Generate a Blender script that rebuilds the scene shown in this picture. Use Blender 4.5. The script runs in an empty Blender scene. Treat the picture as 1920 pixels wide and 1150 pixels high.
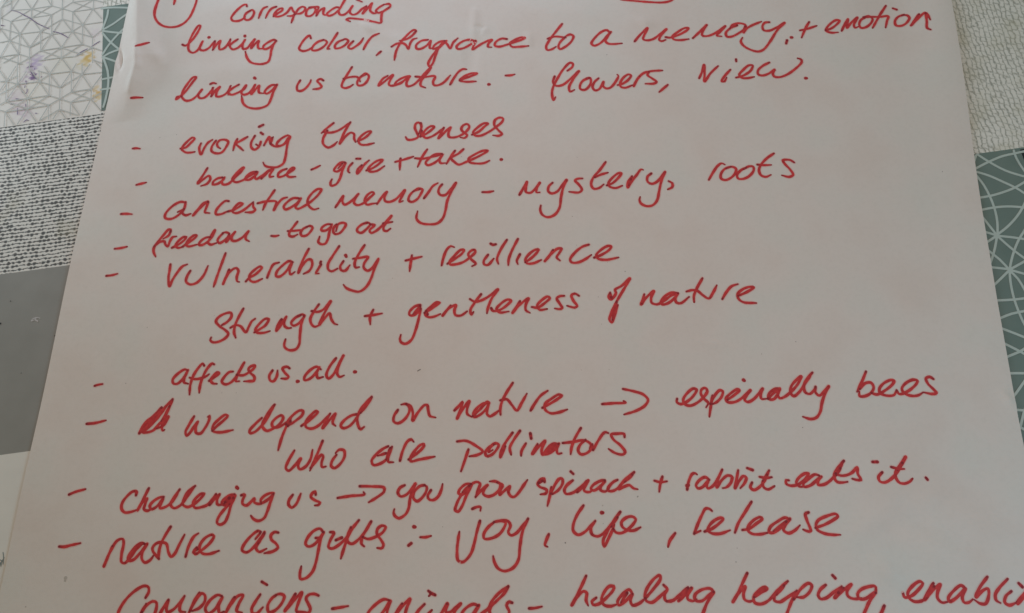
import bpy, math, random
import numpy as np
from mathutils import Matrix, Vector

# ------------------------------------------------------------------ camera, world, lamps
scene = bpy.context.scene
PW, PH, FPX = 1920.0, 1150.0, 1400.0          # photograph size and focal length in its pixels
ROLL, TILT, DIST = math.radians(7.8), math.radians(15.6), 0.504
c_, s_, ct, st = math.cos(ROLL), math.sin(ROLL), math.cos(TILT), math.sin(TILT)
# cloth axes seen from the camera (x right, y down, z forward)
M = np.array([[c_, -s_ * ct, -s_ * st], [-s_, -c_ * ct, -c_ * st], [0.0, st, -ct]])
MT = M.T
CAM = -DIST * MT[:, 2]

cam_data = bpy.data.cameras.new("camera")
cam = bpy.data.objects.new("camera", cam_data)
scene.collection.objects.link(cam)
R = MT @ np.diag([1.0, -1.0, -1.0])
m4 = Matrix.Identity(4)
for i in range(3):
    for j in range(3):
        m4[i][j] = float(R[i, j])
    m4[i][3] = float(CAM[i])
cam.matrix_world = m4
cam_data.sensor_width = 36.0
cam_data.lens = FPX / PW * 36.0
cam_data.clip_start = 0.01
cam_data.clip_end = 50.0
scene.camera = cam

world = bpy.data.worlds.new("World")
scene.world = world
world.use_nodes = True
bg = world.node_tree.nodes["Background"]
bg.inputs[0].default_value = (0.066, 0.130, 0.092, 1)
bg.inputs[1].default_value = 1.0


def lamp(name, loc, target, size, size_y, power, col):
    d = bpy.data.lights.new(name, 'AREA')
    d.shape = 'RECTANGLE'
    d.size, d.size_y, d.energy, d.color = size, size_y, power, col
    o = bpy.data.objects.new(name, d)
    scene.collection.objects.link(o)
    o.location = loc
    v = Vector(target) - Vector(loc)
    o.rotation_euler = v.to_track_quat('-Z', 'Y').to_euler()
    return o


# a window beyond the far side of the table, a second one behind the viewer on the right, a warm fill added overhead to lift the middle
lamp("window_light", (-0.06, 0.60, 0.27), (-0.03, 0.1, 0.0), 0.36, 0.26, 1.0, (1.00, 1.14, 1.42))
lamp("crease_fill_light", (-0.64, 0.34, 0.075), (-0.25, 0.22, 0.0), 0.24, 0.08, 1.0, (0.84, 0.95, 1.08))  # added low fill that grazes the crease at the upper left, not a window
lamp("room_light", (0.52, -0.60, 0.60), (0.2, -0.1, 0.0), 0.40, 0.40, 1.0, (1.25, 1.85, 2.45))
lamp("overhead_fill_light", (0.0, -0.03, 0.95), (0.0, -0.03, 0.0), 0.30, 0.30, 1.0, (2.15, 0.75, 0.35))

scene.view_settings.view_transform = 'Standard'
scene.view_settings.look = 'None'
scene.view_settings.exposure = 0.0
scene.view_settings.gamma = 1.0
scene.view_settings.use_curve_mapping = False

# ------------------------------------------------------------------ helpers


def ray(px, py):
    d = np.array([(px - PW / 2) / FPX, (py - PH / 2) / FPX, 1.0])
    return MT @ d


def at(px, py, z=0.0):
    """the point of the table plane (height z) seen at a pixel of the photograph"""
    d = ray(px, py)
    t = (z - CAM[2]) / d[2]
    p = CAM + t * d
    return p[0], p[1]


def add_obj(name, verts, faces, mats, parent=None, smooth=False, midx=None):
    me = bpy.data.meshes.new(name)
    me.from_pydata(verts, [], faces)
    for m in (mats if isinstance(mats, (list, tuple)) else [mats]):
        me.materials.append(m)
    if midx is not None:
        me.polygons.foreach_set("material_index", midx)
    if smooth:
        me.polygons.foreach_set("use_smooth", [True] * len(me.polygons))
    me.update()
    o = bpy.data.objects.new(name, me)
    scene.collection.objects.link(o)
    if parent is not None:
        o.parent = parent
    return o


def empty(name, parent=None, loc=(0, 0, 0)):
    o = bpy.data.objects.new(name, None)
    o.empty_display_size = 0.05
    scene.collection.objects.link(o)
    o.location = loc
    if parent is not None:
        o.parent = parent
    return o


def tag(o, label, cat=None):
    o["label"] = label
    if cat:
        o["category"] = cat


class NT:
    """small helper for writing node trees"""

    def __init__(self, name, rough=0.6):
        self.m = bpy.data.materials.new(name)
        self.m.use_nodes = True
        self.t = self.m.node_tree
        self.b = self.t.nodes["Principled BSDF"]
        self.b.inputs["Roughness"].default_value = rough

    def n(self, typ, **kw):
        x = self.t.nodes.new(typ)
        for k, v in kw.items():
            setattr(x, k, v)
        return x

    def link(self, a, b):
        self.t.links.new(a, b)

    def math(self, op, a, b=None, c=None, clamp=False):
        x = self.n('ShaderNodeMath', operation=op, use_clamp=clamp)
        for i, v in enumerate((a, b, c)):
            if v is None:
                continue
            if isinstance(v, (int, float)):
                x.inputs[i].default_value = v
            else:
                self.link(v, x.inputs[i])
        return x.outputs[0]

    def xy(self, mul=1000.0):
        tc = self.n('ShaderNodeTexCoord')
        mp = self.n('ShaderNodeMapping')
        mp.inputs['Scale'].default_value = (mul, mul, mul)
        self.link(tc.outputs['Object'], mp.inputs['Vector'])
        sp = self.n('ShaderNodeSeparateXYZ')
        self.link(mp.outputs[0], sp.inputs[0])
        return sp.outputs[0], sp.outputs[1], mp.outputs[0]

    def vec(self, x, y, z=0.0):
        cb = self.n('ShaderNodeCombineXYZ')
        for i, v in enumerate((x, y, z)):
            if isinstance(v, (int, float)):
                cb.inputs[i].default_value = v
            else:
                self.link(v, cb.inputs[i])
        return cb.outputs[0]

    def noise(self, vec, scale=1.0, detail=2.0, rough=0.5):
        x = self.n('ShaderNodeTexNoise')
        x.inputs['Scale'].default_value = scale
        x.inputs['Detail'].default_value = detail
        x.inputs['Roughness'].default_value = rough
        self.link(vec, x.inputs['Vector'])
        return x.outputs['Fac']

    def ramp(self, fac, stops):
        x = self.n('ShaderNodeValToRGB')
        e = x.color_ramp.elements
        e[0].position, e[0].color = stops[0][0], (*stops[0][1], 1)
        e[1].position, e[1].color = stops[-1][0], (*stops[-1][1], 1)
        for p, c in stops[1:-1]:
            q = e.new(p)
            q.color = (*c, 1)
        self.link(fac, x.inputs[0])
        return x.outputs[0]

    def mix(self, fac, a, b):
        x = self.n('ShaderNodeMix', data_type='RGBA')
        for i, v in ((0, fac), (6, a), (7, b)):
            if isinstance(v, (int, float)):
                x.inputs[i].default_value = v
            elif isinstance(v, tuple):
                x.inputs[i].default_value = (*v, 1)
            else:
                self.link(v, x.inputs[i])
        return x.outputs[2]

    def bump(self, h, strength=0.3, dist=0.0005):
        x = self.n('ShaderNodeBump')
        x.inputs['Strength'].default_value = strength
        x.inputs['Distance'].default_value = dist
        self.link(h, x.inputs['Height'])
        self.link(x.outputs[0], self.b.inputs['Normal'])

    def color(self, c):
        if isinstance(c, tuple):
            self.b.inputs['Base Color'].default_value = (*c, 1)
        else:
            self.link(c, self.b.inputs['Base Color'])


# ------------------------------------------------------------------ materials
def plain(name, lo, hi, rough, scale=0.08, bump=0.0, spec=0.5):
    k = NT(name, rough)
    x, y, v = k.xy()
    f = k.noise(v, scale, 4.0)
    k.color(k.ramp(f, [(0.3, lo), (0.7, hi)]))
    k.b.inputs['Specular IOR Level'].default_value = spec
    if bump:
        k.bump(k.noise(v, 1.6, 3.0), bump, 0.0002)
    return k.m


def paper_material():
    k = NT("paper", 0.75)
    x, y, v = k.xy()
    f = k.noise(v, 0.018, 3.0)
    c = k.ramp(f, [(0.32, (0.765, 0.70, 0.645)), (0.5, (0.78, 0.735, 0.685)), (0.68, (0.75, 0.74, 0.69))])
    g = k.noise(v, 0.35, 4.0, 0.6)
    c2 = k.mix(k.math('MULTIPLY', k.math('SUBTRACT', g, 0.46, clamp=True), 0.55), c, (0.6, 0.57, 0.52))
    k.color(c2)
    k.b.inputs['Specular IOR Level'].default_value = 0.25
    h = k.math('ADD', k.math('MULTIPLY', k.noise(v, 0.06, 3.0), 3.0), k.noise(v, 1.5, 3.0))
    k.bump(h, 0.10, 0.0006)
    return k.m


def ink_material():
    k = NT("red_ink", 0.7)
    x, y, v = k.xy()
    at_ = k.n('ShaderNodeAttribute', attribute_name="pool")
    f = k.noise(v, 0.45, 3.0)
    c = k.ramp(f, [(0.3, (0.57, 0.052, 0.058)), (0.7, (0.74, 0.078, 0.078))])
    c2 = k.mix(at_.outputs['Fac'], c, (0.30, 0.036, 0.046))
    k.color(c2)
    k.b.inputs['Specular IOR Level'].default_value = 0.12
    return k.m


def dark_weave_material():
    k = NT("black_and_white_weave_print", 0.5)
    x, y, v = k.xy()
    wob = k.noise(k.vec(k.math('MULTIPLY', x, 0.05), k.math('MULTIPLY', y, 0.05)), 1.0, 2.0)
    wig = k.noise(k.vec(k.math('MULTIPLY', x, 0.36), k.math('MULTIPLY', y, 0.42)), 1.0, 1.0)
    yy = k.math('ADD', k.math('DIVIDE', y, 2.8), k.math('MULTIPLY', wob, 0.7))
    yy = k.math('ADD', yy, k.math('MULTIPLY', k.math('SUBTRACT', wig, 0.5), 0.62))
    row = k.math('FLOOR', yy)
    fy = k.math('SUBTRACT', k.math('FRACT', yy), 0.5)
    ay = k.math('ABSOLUTE', fy)
    wn = k.n('ShaderNodeTexWhiteNoise', noise_dimensions='1D')
    k.link(row, wn.inputs['W'])
    u = k.math('ADD', k.math('DIVIDE', x, 3.7), k.math('MULTIPLY', wn.outputs['Value'], 13.7))
    cell = k.math('FLOOR', u)
    wc = k.n('ShaderNodeTexWhiteNoise', noise_dimensions='2D')
    k.link(k.vec(cell, row), wc.inputs['Vector'])
    sc_ = k.n('ShaderNodeSeparateXYZ')
    k.link(wc.outputs['Color'], sc_.inputs[0])
    cen = k.math('ADD', k.math('MULTIPLY', sc_.outputs[0], 0.5), 0.25)
    dx = k.math('DIVIDE', k.math('SUBTRACT', k.math('FRACT', u), cen), 0.42)
    dy = k.math('DIVIDE', fy, 0.44)
    d = k.math('SQRT', k.math('ADD', k.math('MULTIPLY', dx, dx), k.math('MULTIPLY', dy, dy)))
    size = k.math('ADD', k.math('MULTIPLY', sc_.outputs[1], 0.75), 0.55)
    bead = k.math('SUBTRACT', 1.0, k.math('DIVIDE', d, size), clamp=True)
    thick = k.noise(k.vec(k.math('MULTIPLY', x, 0.3), k.math('MULTIPLY', row, 3.7)), 1.0, 2.0)
    line = k.math('SUBTRACT', k.math('MULTIPLY', thick, 1.35), k.math('MULTIPLY', ay, 3.0), clamp=True)
    fine = k.noise(v, 1.3, 2.0)
    big = k.noise(v, 0.055, 2.0)
    val = k.math('MAXIMUM', k.math('MULTIPLY', bead, 1.55), k.math('MULTIPLY', line, 1.4))
    val = k.math('ADD', val, k.math('MULTIPLY', k.math('SUBTRACT', fine, 0.5), 0.34))
    val = k.math('ADD', val, k.math('MULTIPLY', k.math('SUBTRACT', big, 0.5), 0.30))
    c = k.ramp(val, [(0.08, (0.80, 0.80, 0.755)), (0.24, (0.66, 0.66, 0.62)), (0.48, (0.25, 0.25, 0.24)), (0.85, (0.09, 0.09, 0.085))])
    st_ = k.noise(v, 0.035, 3.0)
    c = k.mix(k.math('MULTIPLY', k.math('SUBTRACT', st_, 0.58, clamp=True), 1.6, clamp=True), c, (0.40, 0.36, 0.20))
    k.color(c)
    k.bump(val, -0.2, 0.0005)
    return k.m


def white_weave_material():
    k = NT("white_rope_weave_print", 0.5)
    x, y, v = k.xy()
    wob = k.noise(k.vec(k.math('MULTIPLY', x, 0.03), k.math('MULTIPLY', y, 0.03)), 1.0, 2.0)
    wig = k.noise(k.vec(k.math('MULTIPLY', x, 0.24), k.math('MULTIPLY', y, 0.24)), 1.0, 1.0)
    xx = k.math('ADD', k.math('DIVIDE', x, 3.5), k.math('MULTIPLY', wob, 2.2))
    xx = k.math('ADD', xx, k.math('MULTIPLY', k.math('SUBTRACT', wig, 0.5), 0.9))
    colm = k.math('FLOOR', xx)
    fx = k.math('SUBTRACT', k.math('FRACT', xx), 0.5)
    wn = k.n('ShaderNodeTexWhiteNoise', noise_dimensions='1D')
    k.link(colm, wn.inputs['W'])
    wl = k.noise(k.vec(k.math('MULTIPLY', colm, 4.3), k.math('MULTIPLY', y, 0.1)), 1.0, 1.0)
    uu = k.math('ADD', k.math('ADD', k.math('DIVIDE', y, 5.4), k.math('MULTIPLY', wn.outputs['Value'], 9.3)), k.math('MULTIPLY', wl, 2.0))
    uu = k.math('ADD', uu, k.math('MULTIPLY', fx, 0.3))
    fu = k.math('ABSOLUTE', k.math('SUBTRACT', k.math('FRACT', uu), 0.5))
    groove = k.math('SMOOTH_MAX', k.math('MULTIPLY', k.math('SUBTRACT', k.math('ABSOLUTE', fx), 0.22), 3.4), 0.0, 0.2)
    sep = k.math('MULTIPLY', k.math('SUBTRACT', fu, 0.30, clamp=True), 3.0)
    fine = k.noise(v, 0.55, 3.0, 0.65)
    big = k.noise(v, 0.06, 2.0)
    val = k.math('MAXIMUM', k.math('MULTIPLY', groove, 0.95), k.math('MULTIPLY', sep, 1.15))
    val = k.math('ADD', val, k.math('MULTIPLY', k.math('SUBTRACT', fine, 0.5), 1.5))
    val = k.math('ADD', val, k.math('MULTIPLY', k.math('SUBTRACT', big, 0.5), 0.6))
    c = k.ramp(val, [(0.0, (0.90, 0.90, 0.84)), (0.30, (0.80, 0.81, 0.75)), (0.62, (0.58, 0.59, 0.535)), (1.0, (0.38, 0.39, 0.345))])
    yl = k.noise(v, 0.05, 3.0)
    c = k.mix(k.math('MULTIPLY', k.math('SUBTRACT', yl, 0.48, clamp=True), 1.5, clamp=True), c, (0.62, 0.60, 0.44))
    k.color(c)
    k.bump(val, -0.2, 0.0006)
    return k.m


def stained_white_material():
    k = NT("stained_white_print", 0.42)
    x, y, v = k.xy()
    at_ = k.n('ShaderNodeAttribute', attribute_name="stain")
    f = k.noise(v, 0.04, 3.0)
    base = k.ramp(f, [(0.35, (0.82, 0.80, 0.75)), (0.65, (0.86, 0.845, 0.80))])
    m = k.n('ShaderNodeMix', data_type='RGBA', blend_type='MULTIPLY')
    m.inputs[0].default_value = 1.0
    k.link(base, m.inputs[6])
    k.link(at_.outputs['Color'], m.inputs[7])
    k.color(m.outputs[2])
    return k.m


M_PAPER, M_INK = paper_material(), ink_material()
M_BLEED = plain("pale_ink_bleed", (0.78, 0.50, 0.47), (0.80, 0.57, 0.53), 0.7, 0.4, 0.0, 0.25)
M_SPECK = plain("grey_specks", (0.16, 0.15, 0.14), (0.26, 0.25, 0.23), 0.7)
M_SMUDGE = plain("pale_smudges", (0.50, 0.475, 0.43), (0.58, 0.55, 0.50), 0.7)
M_CLOTH = plain("cloth_ground", (0.55, 0.55, 0.52), (0.6, 0.6, 0.57), 0.5)
M_WEAVE, M_ROPE, M_STAIN = dark_weave_material(), white_weave_material(), stained_white_material()
M_GREY = plain("plain_grey_print", (0.305, 0.305, 0.285), (0.335, 0.335, 0.315), 0.42, 0.05, 0.05)
M_TEAL = plain("teal_print", (0.175, 0.245, 0.222), (0.205, 0.275, 0.25), 0.6, 0.05, 0.05, 0.3)
M_LINE_GREY = plain("grey_line_print", (0.52, 0.545, 0.515), (0.60, 0.625, 0.595), 0.45, 0.1)
M_LINE_PALE = plain("pale_line_print", (0.50, 0.60, 0.56), (0.56, 0.66, 0.62), 0.45, 0.1)
M_WHITE = plain("white_print", (0.80, 0.80, 0.755), (0.85, 0.85, 0.80), 0.45, 0.05)
M_NAVY = plain("navy_print", (0.022, 0.027, 0.034), (0.03, 0.035, 0.042), 0.4)
M_PEN = plain("purple_pen", (0.14, 0.10, 0.21), (0.33, 0.28, 0.40), 0.6, 0.6)
M_SCUFF = plain("white_scuff", (0.5, 0.5, 0.5), (0.6, 0.6, 0.6), 0.7, 0.6)
M_MOTIF = plain("grey_green_motif", (0.2, 0.25, 0.24), (0.26, 0.31, 0.3), 0.5)


# ------------------------------------------------------------------ ribbons on a surface
def catmull(P, step):
    """a smooth curve through the points, sampled about every step metres"""
    P = [np.array(p, float) for p in P]
    if len(P) == 2:
        n = max(2, int(np.linalg.norm(P[1] - P[0]) / step) + 1)
        return [P[0] + (P[1] - P[0]) * i / (n - 1) for i in range(n)]
    Q = [2 * P[0] - P[1]] + P + [2 * P[-1] - P[-2]]
    out = []
    for i in range(1, len(Q) - 2):
        p0, p1, p2, p3 = Q[i - 1:i + 3]
        d0 = max(np.linalg.norm(p1 - p0) ** 0.5, 1e-6)
        d1 = max(np.linalg.norm(p2 - p1) ** 0.5, 1e-6)
        d2 = max(np.linalg.norm(p3 - p2) ** 0.5, 1e-6)
        m1 = ((p1 - p0) / d0 - (p2 - p0) / (d0 + d1) + (p2 - p1) / d1) * d1
        m2 = ((p2 - p1) / d1 - (p3 - p1) / (d1 + d2) + (p3 - p2) / d2) * d1
        n = max(2, int(np.linalg.norm(p2 - p1) / step))
        for k in range(n):
            t = k / n
            a = 2 * t ** 3 - 3 * t ** 2 + 1
            b = t ** 3 - 2 * t ** 2 + t
            c = -2 * t ** 3 + 3 * t ** 2
            d = t ** 3 - t ** 2
            out.append(a * p1 + b * m1 + c * p2 + d * m2)
    out.append(P[-1])
    return out


class Ribbons:
    """flat strokes with round ends laid on a surface of height hfun"""

    def __init__(self, hfun, z0):
        self.v, self.f, self.pool, self.h, self.z = [], [], [], hfun, z0

    def put(self, x, y, pool=0.0):
        self.v.append((x, y, self.h(x, y) + self.z))
        self.pool.append(pool)
        return len(self.v) - 1

    def disc(self, p, r, pool, n=10):
        self.z += 2.0e-7
        ids = [self.put(p[0] + r * math.cos(2 * math.pi * i / n), p[1] + r * math.sin(2 * math.pi * i / n), pool) for i in range(n)]
        self.f.append(ids)

    def stroke(self, pts, width, pools=None):
        """pts: sampled curve; width: half widths per sample"""
        n = len(pts)
        self.z += 1.0e-6
        prev = None
        for i in range(n):
            self.z += 6.0e-8
            a, b = pts[max(0, i - 1)], pts[min(n - 1, i + 1)]
            d = b - a
            L = math.hypot(d[0], d[1]) or 1e-9
            nx, ny = -d[1] / L, d[0] / L
            w = width[i]
            pl = pools[i] if pools else 0.0
            l_ = self.put(pts[i][0] + nx * w, pts[i][1] + ny * w, pl)
            r_ = self.put(pts[i][0] - nx * w, pts[i][1] - ny * w, pl)
            if prev:
                self.f.append([prev[1], r_, l_, prev[0]])
                # round join where the pen turns
                if i < n - 1:
                    e = pts[i + 1] - pts[i]
                    g = pts[i] - pts[i - 1]
                    cr = abs(e[0] * g[1] - e[1] * g[0]) / (max(1e-12, math.hypot(*e) * math.hypot(*g)))
                    if cr > 0.3 or e[0] * g[0] + e[1] * g[1] < 0:
                        self.disc(pts[i], w, pl)
            prev = (l_, r_)
        self.disc(pts[0], width[0], pools[0] if pools else 0.0)
        self.disc(pts[-1], width[-1], pools[-1] if pools else 0.0)


# ------------------------------------------------------------------ the tablecloth
flat = lambda x, y: 0.0
cloth = empty("tablecloth")
tag(cloth, "patchwork printed oilcloth tablecloth of grey, teal and white squares under the paper sheet", "tablecloth")
CX0, CX1, CY0, CY1 = -0.85, 0.85, -0.75, 0.75
Z_G, Z_P, Z_L, Z_S = -0.0016, -0.0012, -0.00105, -0.00095
bv, bf, bm_ = [], [], []
bmats = [M_GREY, M_WEAVE, M_WHITE, M_TEAL, M_ROPE]
px0, py0 = at(191.5, 120)[0], at(100, 226)[1]
for gj in range(-5, 5):
    for gi in range(-5, 6):
        x0, x1 = max(CX0, px0 + gi * 0.19), min(CX1, px0 + (gi + 1) * 0.19)
        y0, y1 = max(CY0, py0 + gj * 0.15), min(CY1, py0 + (gj + 1) * 0.15)
        if x1 > x0 and y1 > y0:
            n_ = len(bv)
            bv += [(x0, y0, Z_G), (x1, y0, Z_G), (x1, y1, Z_G), (x0, y1, Z_G)]
            bf.append((n_, n_ + 1, n_ + 2, n_ + 3))
            bm_.append((gi * 2 + gj * 3 + (gi * gj) % 3) % 5)
add_obj("cloth_ground", bv, bf, bmats, cloth, midx=bm_)


def cx(px, py):
    return at(px, py, Z_P)[0]


def cy(px, py):
    return at(px, py, Z_P)[1]


XL = cx(191.5, 120)                      # seam between the first and the second column of squares
Y1 = cy(100, 226)                        # seams of the left column, top to bottom
Y2 = cy(70, 505.5)
Y3 = cy(30, 849.5)
YT = cy(215, 10.5)                       # top of the left teal square
YR = cy(1865, 284)                       # top of the right teal square
SQ = Y2 - Y3


def rect_obj(name, x0, x1, y0, y1, mat, label):
    o = add_obj(name, [(x0, y0, Z_P), (x1, y0, Z_P), (x1, y1, Z_P), (x0, y1, Z_P)], [(0, 1, 2, 3)], mat, cloth)
    o["label"] = label
    return o


# ---- stained white square with a line lattice
XA0, YA1 = XL - 0.19, Y1 + 0.19
nx, ny = 150, 150
rng = random.Random(4)
BLOBS = []
for px, py, r, col, k in [
        (67, 118, 13, (0.80, 0.73, 0.90), 1.0), (72, 108, 9, (0.80, 0.74, 0.88), 0.8), (60, 128, 14, (0.82, 0.76, 0.90), 0.9),
        (60, 145, 7, (0.55, 0.42, 0.66), 1.0), (64, 146, 5, (0.5, 0.38, 0.62), 0.9), (45, 152, 11, (0.86, 0.80, 0.92), 0.7),
        (35, 178, 14, (0.90, 0.83, 0.90), 0.7), (38, 205, 17, (0.90, 0.82, 0.92), 0.8), (50, 215, 14, (0.88, 0.82, 0.92), 0.7),
        (22, 186, 9, (0.85, 0.80, 0.90), 0.6), (20, 18, 6, (0.85, 0.82, 0.92), 0.6), (178, 62, 12, (0.93, 0.87, 0.95), 0.6),
        (165, 107, 10, (0.92, 0.76, 0.42), 1.0), (160, 115, 11, (0.92, 0.78, 0.48), 0.9), (172, 100, 7, (0.92, 0.78, 0.5), 0.7),
        (150, 126, 8, (0.93, 0.92, 0.78), 0.6), (180, 167, 8, (0.94, 0.80, 0.55), 0.8), (184, 180, 10, (0.92, 0.77, 0.48), 0.9),
        (188, 172, 7, (0.94, 0.82, 0.6), 0.7), (60, 170, 30, (1.0, 0.98, 0.92), 0.5), (120, 120, 24, (0.98, 0.99, 0.93), 0.6)]:
    X, Y = at(px, py, Z_P)
    BLOBS.append((X, Y, r * 0.00036, col, k))
verts, cols = [], []
for j in range(ny + 1):
    for i in range(nx + 1):
        X = XA0 + (XL - XA0) * i / nx
        Y = Y1 + (YA1 - Y1) * j / ny
        c = [1.0, 1.0, 1.0]
        wob = 0.0016 * math.sin(X * 900 + math.sin(Y * 1100) * 2) + 0.0013 * math.sin(Y * 1500 + X * 600)
        for bx, by, br, bc, bk in BLOBS:
            d = math.hypot(X - bx, Y - by) + wob
            if d < br * 1.3:
                w = bk * (1.0 - max(0.0, min(1.0, (d / br - 0.55) / 0.75)))
                for q in range(3):
                    c[q] *= 1 - w * (1 - bc[q])
        verts.append((X, Y, Z_P))
        cols.extend((c[0], c[1], c[2], 1.0))
faces = [(j * (nx + 1) + i, j * (nx + 1) + i + 1, (j + 1) * (nx + 1) + i + 1, (j + 1) * (nx + 1) + i) for j in range(ny) for i in range(nx)]
nf_base = len(faces)

NODE = dict(a=(15, 150), b=(205, 190), c=(20, 330), d=(195, 390), e=(570, 170), f=(565, 325), g=(930, 110), h=(930, 270), i=(1120, 160),
            j=(1120, 345), k=(1310, 45), l=(1310, 215), m=(1675, 165), n=(1680, 0), o=(1490, 450), p=(1300, 570), q=(1670, 675), r=(1480, 800),
            s=(740, 570), t=(930, 625), u=(360, 615), v=(175, 735), w=(535, 860), x=(1105, 860), y=(735, 915), z=(340, 975), A1=(0, 510),
            A2=(1845, 530), B1=(535, 1040), B2=(1105, 1040), B3=(1660, 860), B4=(5, 1030), C1=(895, 1335), C2=(1290, 1285), C3=(1480, 1340),
            C4=(1085, 1580), C5=(710, 1470), C6=(885, 1720), C7=(1080, 1780), C8=(1285, 1660), C9=(500, 1775), D1=(885, 1895), D2=(1275, 1845),
            D3=(1075, 1970), D4=(1650, 1600), D5=(1640, 1785), D6=(495, 1960), D7=(320, 1520), D8=(125, 1460), D9=(110, 1830), E2=(100, 2015),
            E3=(1820, 1990), E4=(1265, 2080), E6=(880, 2150))
SEG = """a-140,-5 a-c a-205,68 b-205,-5 b-345,-5 b-e c-b c-d d-e d-f d-u d-v e-f e-g e-685,-5 e-455,-5 e-h f-h f-g f-u f-s g-930,-5 g-855,-5 g-i h-i h-t
h-s i-1125,-5 i-j i-l i-k k-1320,-5 k-n k-m l-m l-n l-o l-p j-p j-o j-t j-s m-1845,130 m-1690,-5 m-o m-1830,340 n-1870,50 o-1840,400 o-q o-p o-r p-q p-r
p-t p-x q-A2 q-B3 s-t s-u s-w s-y t-y t-x t-w u-v u-w u-z A1-u A1-v v-w v-z v-0,770 v-B4 w-B1 w-720,768 z-B4 z-B1 z-60,1140 x-y x-r x-1480,985 x-B2 x-800,1060
y-B1 y-B2 B2-1330,1020 B2-r B2-C1 B2-C2 B2-700,1095 r-B3 B3-1830,915 B3-1670,1130 B3-1350,1020 1670,1080-1840,1140 B4-400,1160 B1-320,1165 B1-530,1280 C1-C2 C1-C4 C1-C6 C1-C5 C1-690,1280 C1-800,1200 C2-C3 C2-C4 C2-C8 C2-1375,1150
C3-C4 C3-C8 C3-1830,1305 C3-D4 C3-1480,1150 C3-1620,1160 1730,1130-1840,1235 C4-C5 C4-C7 C5-C6 C5-C9 C5-D7 C5-710,1280 C5-540,1240 C6-C9 C6-C7 C6-D6 C7-C8 C7-D1 C7-D2 C7-D3 C8-D4 C8-D5 D4-1830,1360 D4-D2 D4-D5
D2-D5 D2-E4 D2-1430,2065 D5-E3 D5-1490,2060 D3-1400,2075 D3-1180,2125 D3-960,2140 D3-730,2165 D1-C9 D1-D6 D1-E6 D1-715,2170 C9-D6 C9-D7 C9-D9 C9-E2 D9-D6
D6-E2 D6-650,2185 D6-320,2235 E2-250,2245 E2-80,2275 E2-0,1985 D9-0,1890 D9-D8 D8-D7 D8-0,1275 D8-0,1475 D8-290,1200 D8-0,1640 D7-320,1150 D7-480,1290 D7-0,1705 D7-D9 340,975-330,1160 D5-1830,1670 D8-320,1365"""


def nd(t):
    if ',' in t:
        q = tuple(float(w) for w in t.split(','))
    else:
        q = NODE[t]
    return np.array(at(q[0] / 9.585, q[1] / 9.585, Z_P))


def pair(t):
    import re
    mm = re.match(r'^(-?\w+(?:,-?\w+)?)-(-?\w+(?:,-?\w+)?)$', t)
    return nd(mm.group(1)), nd(mm.group(2))


segs = [pair(t) for t in SEG.split()]
LA = nd('B1') - nd('B3')
LB = nd('i') - nd('C7')
extra = []
for kx, ky in ((1, 0), (0, 1), (1, 1), (2, 0), (2, 1)):
    for p, q in segs:
        p2, q2 = p + LA * kx + LB * ky, q + LA * kx + LB * ky
        X, Y = (p2 + q2) / 2
        left, top = nd('0,1000')[0], nd('900,0')[1]
        if kx and max(p2[0], q2[0]) > left - 0.117 * (kx - 1) + 0.001:
            continue
        if ky and min(p2[1], q2[1]) < top - 0.001:
            continue
        extra.append((p2, q2))


def clip(p, q, x0, x1, y0, y1):
    """Liang-Barsky clip of a segment to a rectangle"""
    t0, t1 = 0.0, 1.0
    d = q - p
    for pp, qq in ((-d[0], p[0] - x0), (d[0], x1 - p[0]), (-d[1], p[1] - y0), (d[1], y1 - p[1])):
        if abs(pp) < 1e-12:
            if qq < 0:
                return None
        else:
            r = qq / pp
            if pp < 0:
                t0 = max(t0, r)
            else:
                t1 = min(t1, r)
    if t0 >= t1:
        return None
    return p + d * t0, p + d * t1


rb = Ribbons(flat, Z_L)
for p, q in segs + extra:
    cl = clip(p, q, XA0, XL, Y1, YA1)
    if cl:
        pts = catmull(cl, 0.01)
        rb.stroke(pts, [0.00038] * len(pts))
off = len(verts)
verts += rb.v
faces += [[i + off for i in f] for f in rb.f]
n_line = len(rb.f)
cols += [1.0] * (4 * len(rb.v))
pen = Ribbons(flat, Z_S)
for s in ["205,190 330,220 440,280 540,330 600,375 700,440 890,525", "1370,1005 1470,935 1575,880", "1650,840 1740,780 1800,745", "-10,455 80,468", "960,570 1100,610 1230,685",
          "490,1225 530,1200 600,1195", "540,1340 620,1390 570,1440", "600,1390 690,1435", "600,1360 560,1300", "470,1460 480,1520", "455,1540 450,1580", "340,1540 390,1620 410,1670",
          "490,1600 490,1660 460,1690", "290,1780 360,1790", "200,1880 240,1865", "460,1875 470,1920", "320,1950 318,2060", "430,2200 480,2160 520,2170", "630,1235 625,1250", "640,2040 665,2042", "740,1390 755,1385"]:
    P = [nd(t) for t in s.split()]
    pts = catmull(P, 0.002)
    n = len(pts)
    pen.stroke(pts, [0.00014 + 0.00020 * math.sin(math.pi * (i + 0.5) / n) + 0.00008 * rng.random() for i in range(n)])
off = len(verts)
verts += pen.v
faces += [[i + off for i in f] for f in pen.f]
cols += [1.0] * (4 * len(pen.v))
o = add_obj("printed_square", verts, faces, [M_STAIN, M_LINE_GREY, M_PEN], cloth,
            midx=[0] * nf_base + [1] * n_line + [2] * len(pen.f))
ca = o.data.color_attributes.new("stain", 'FLOAT_COLOR', 'POINT')
ca.data.foreach_set("color", cols)
o["label"] = "white printed square with grey triangle lattice, purple and ochre stains"

rect_obj("printed_square", XA0, XL - 0.0002, Y2, Y1, M_WEAVE, "black and white woven print square on the left")

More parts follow.
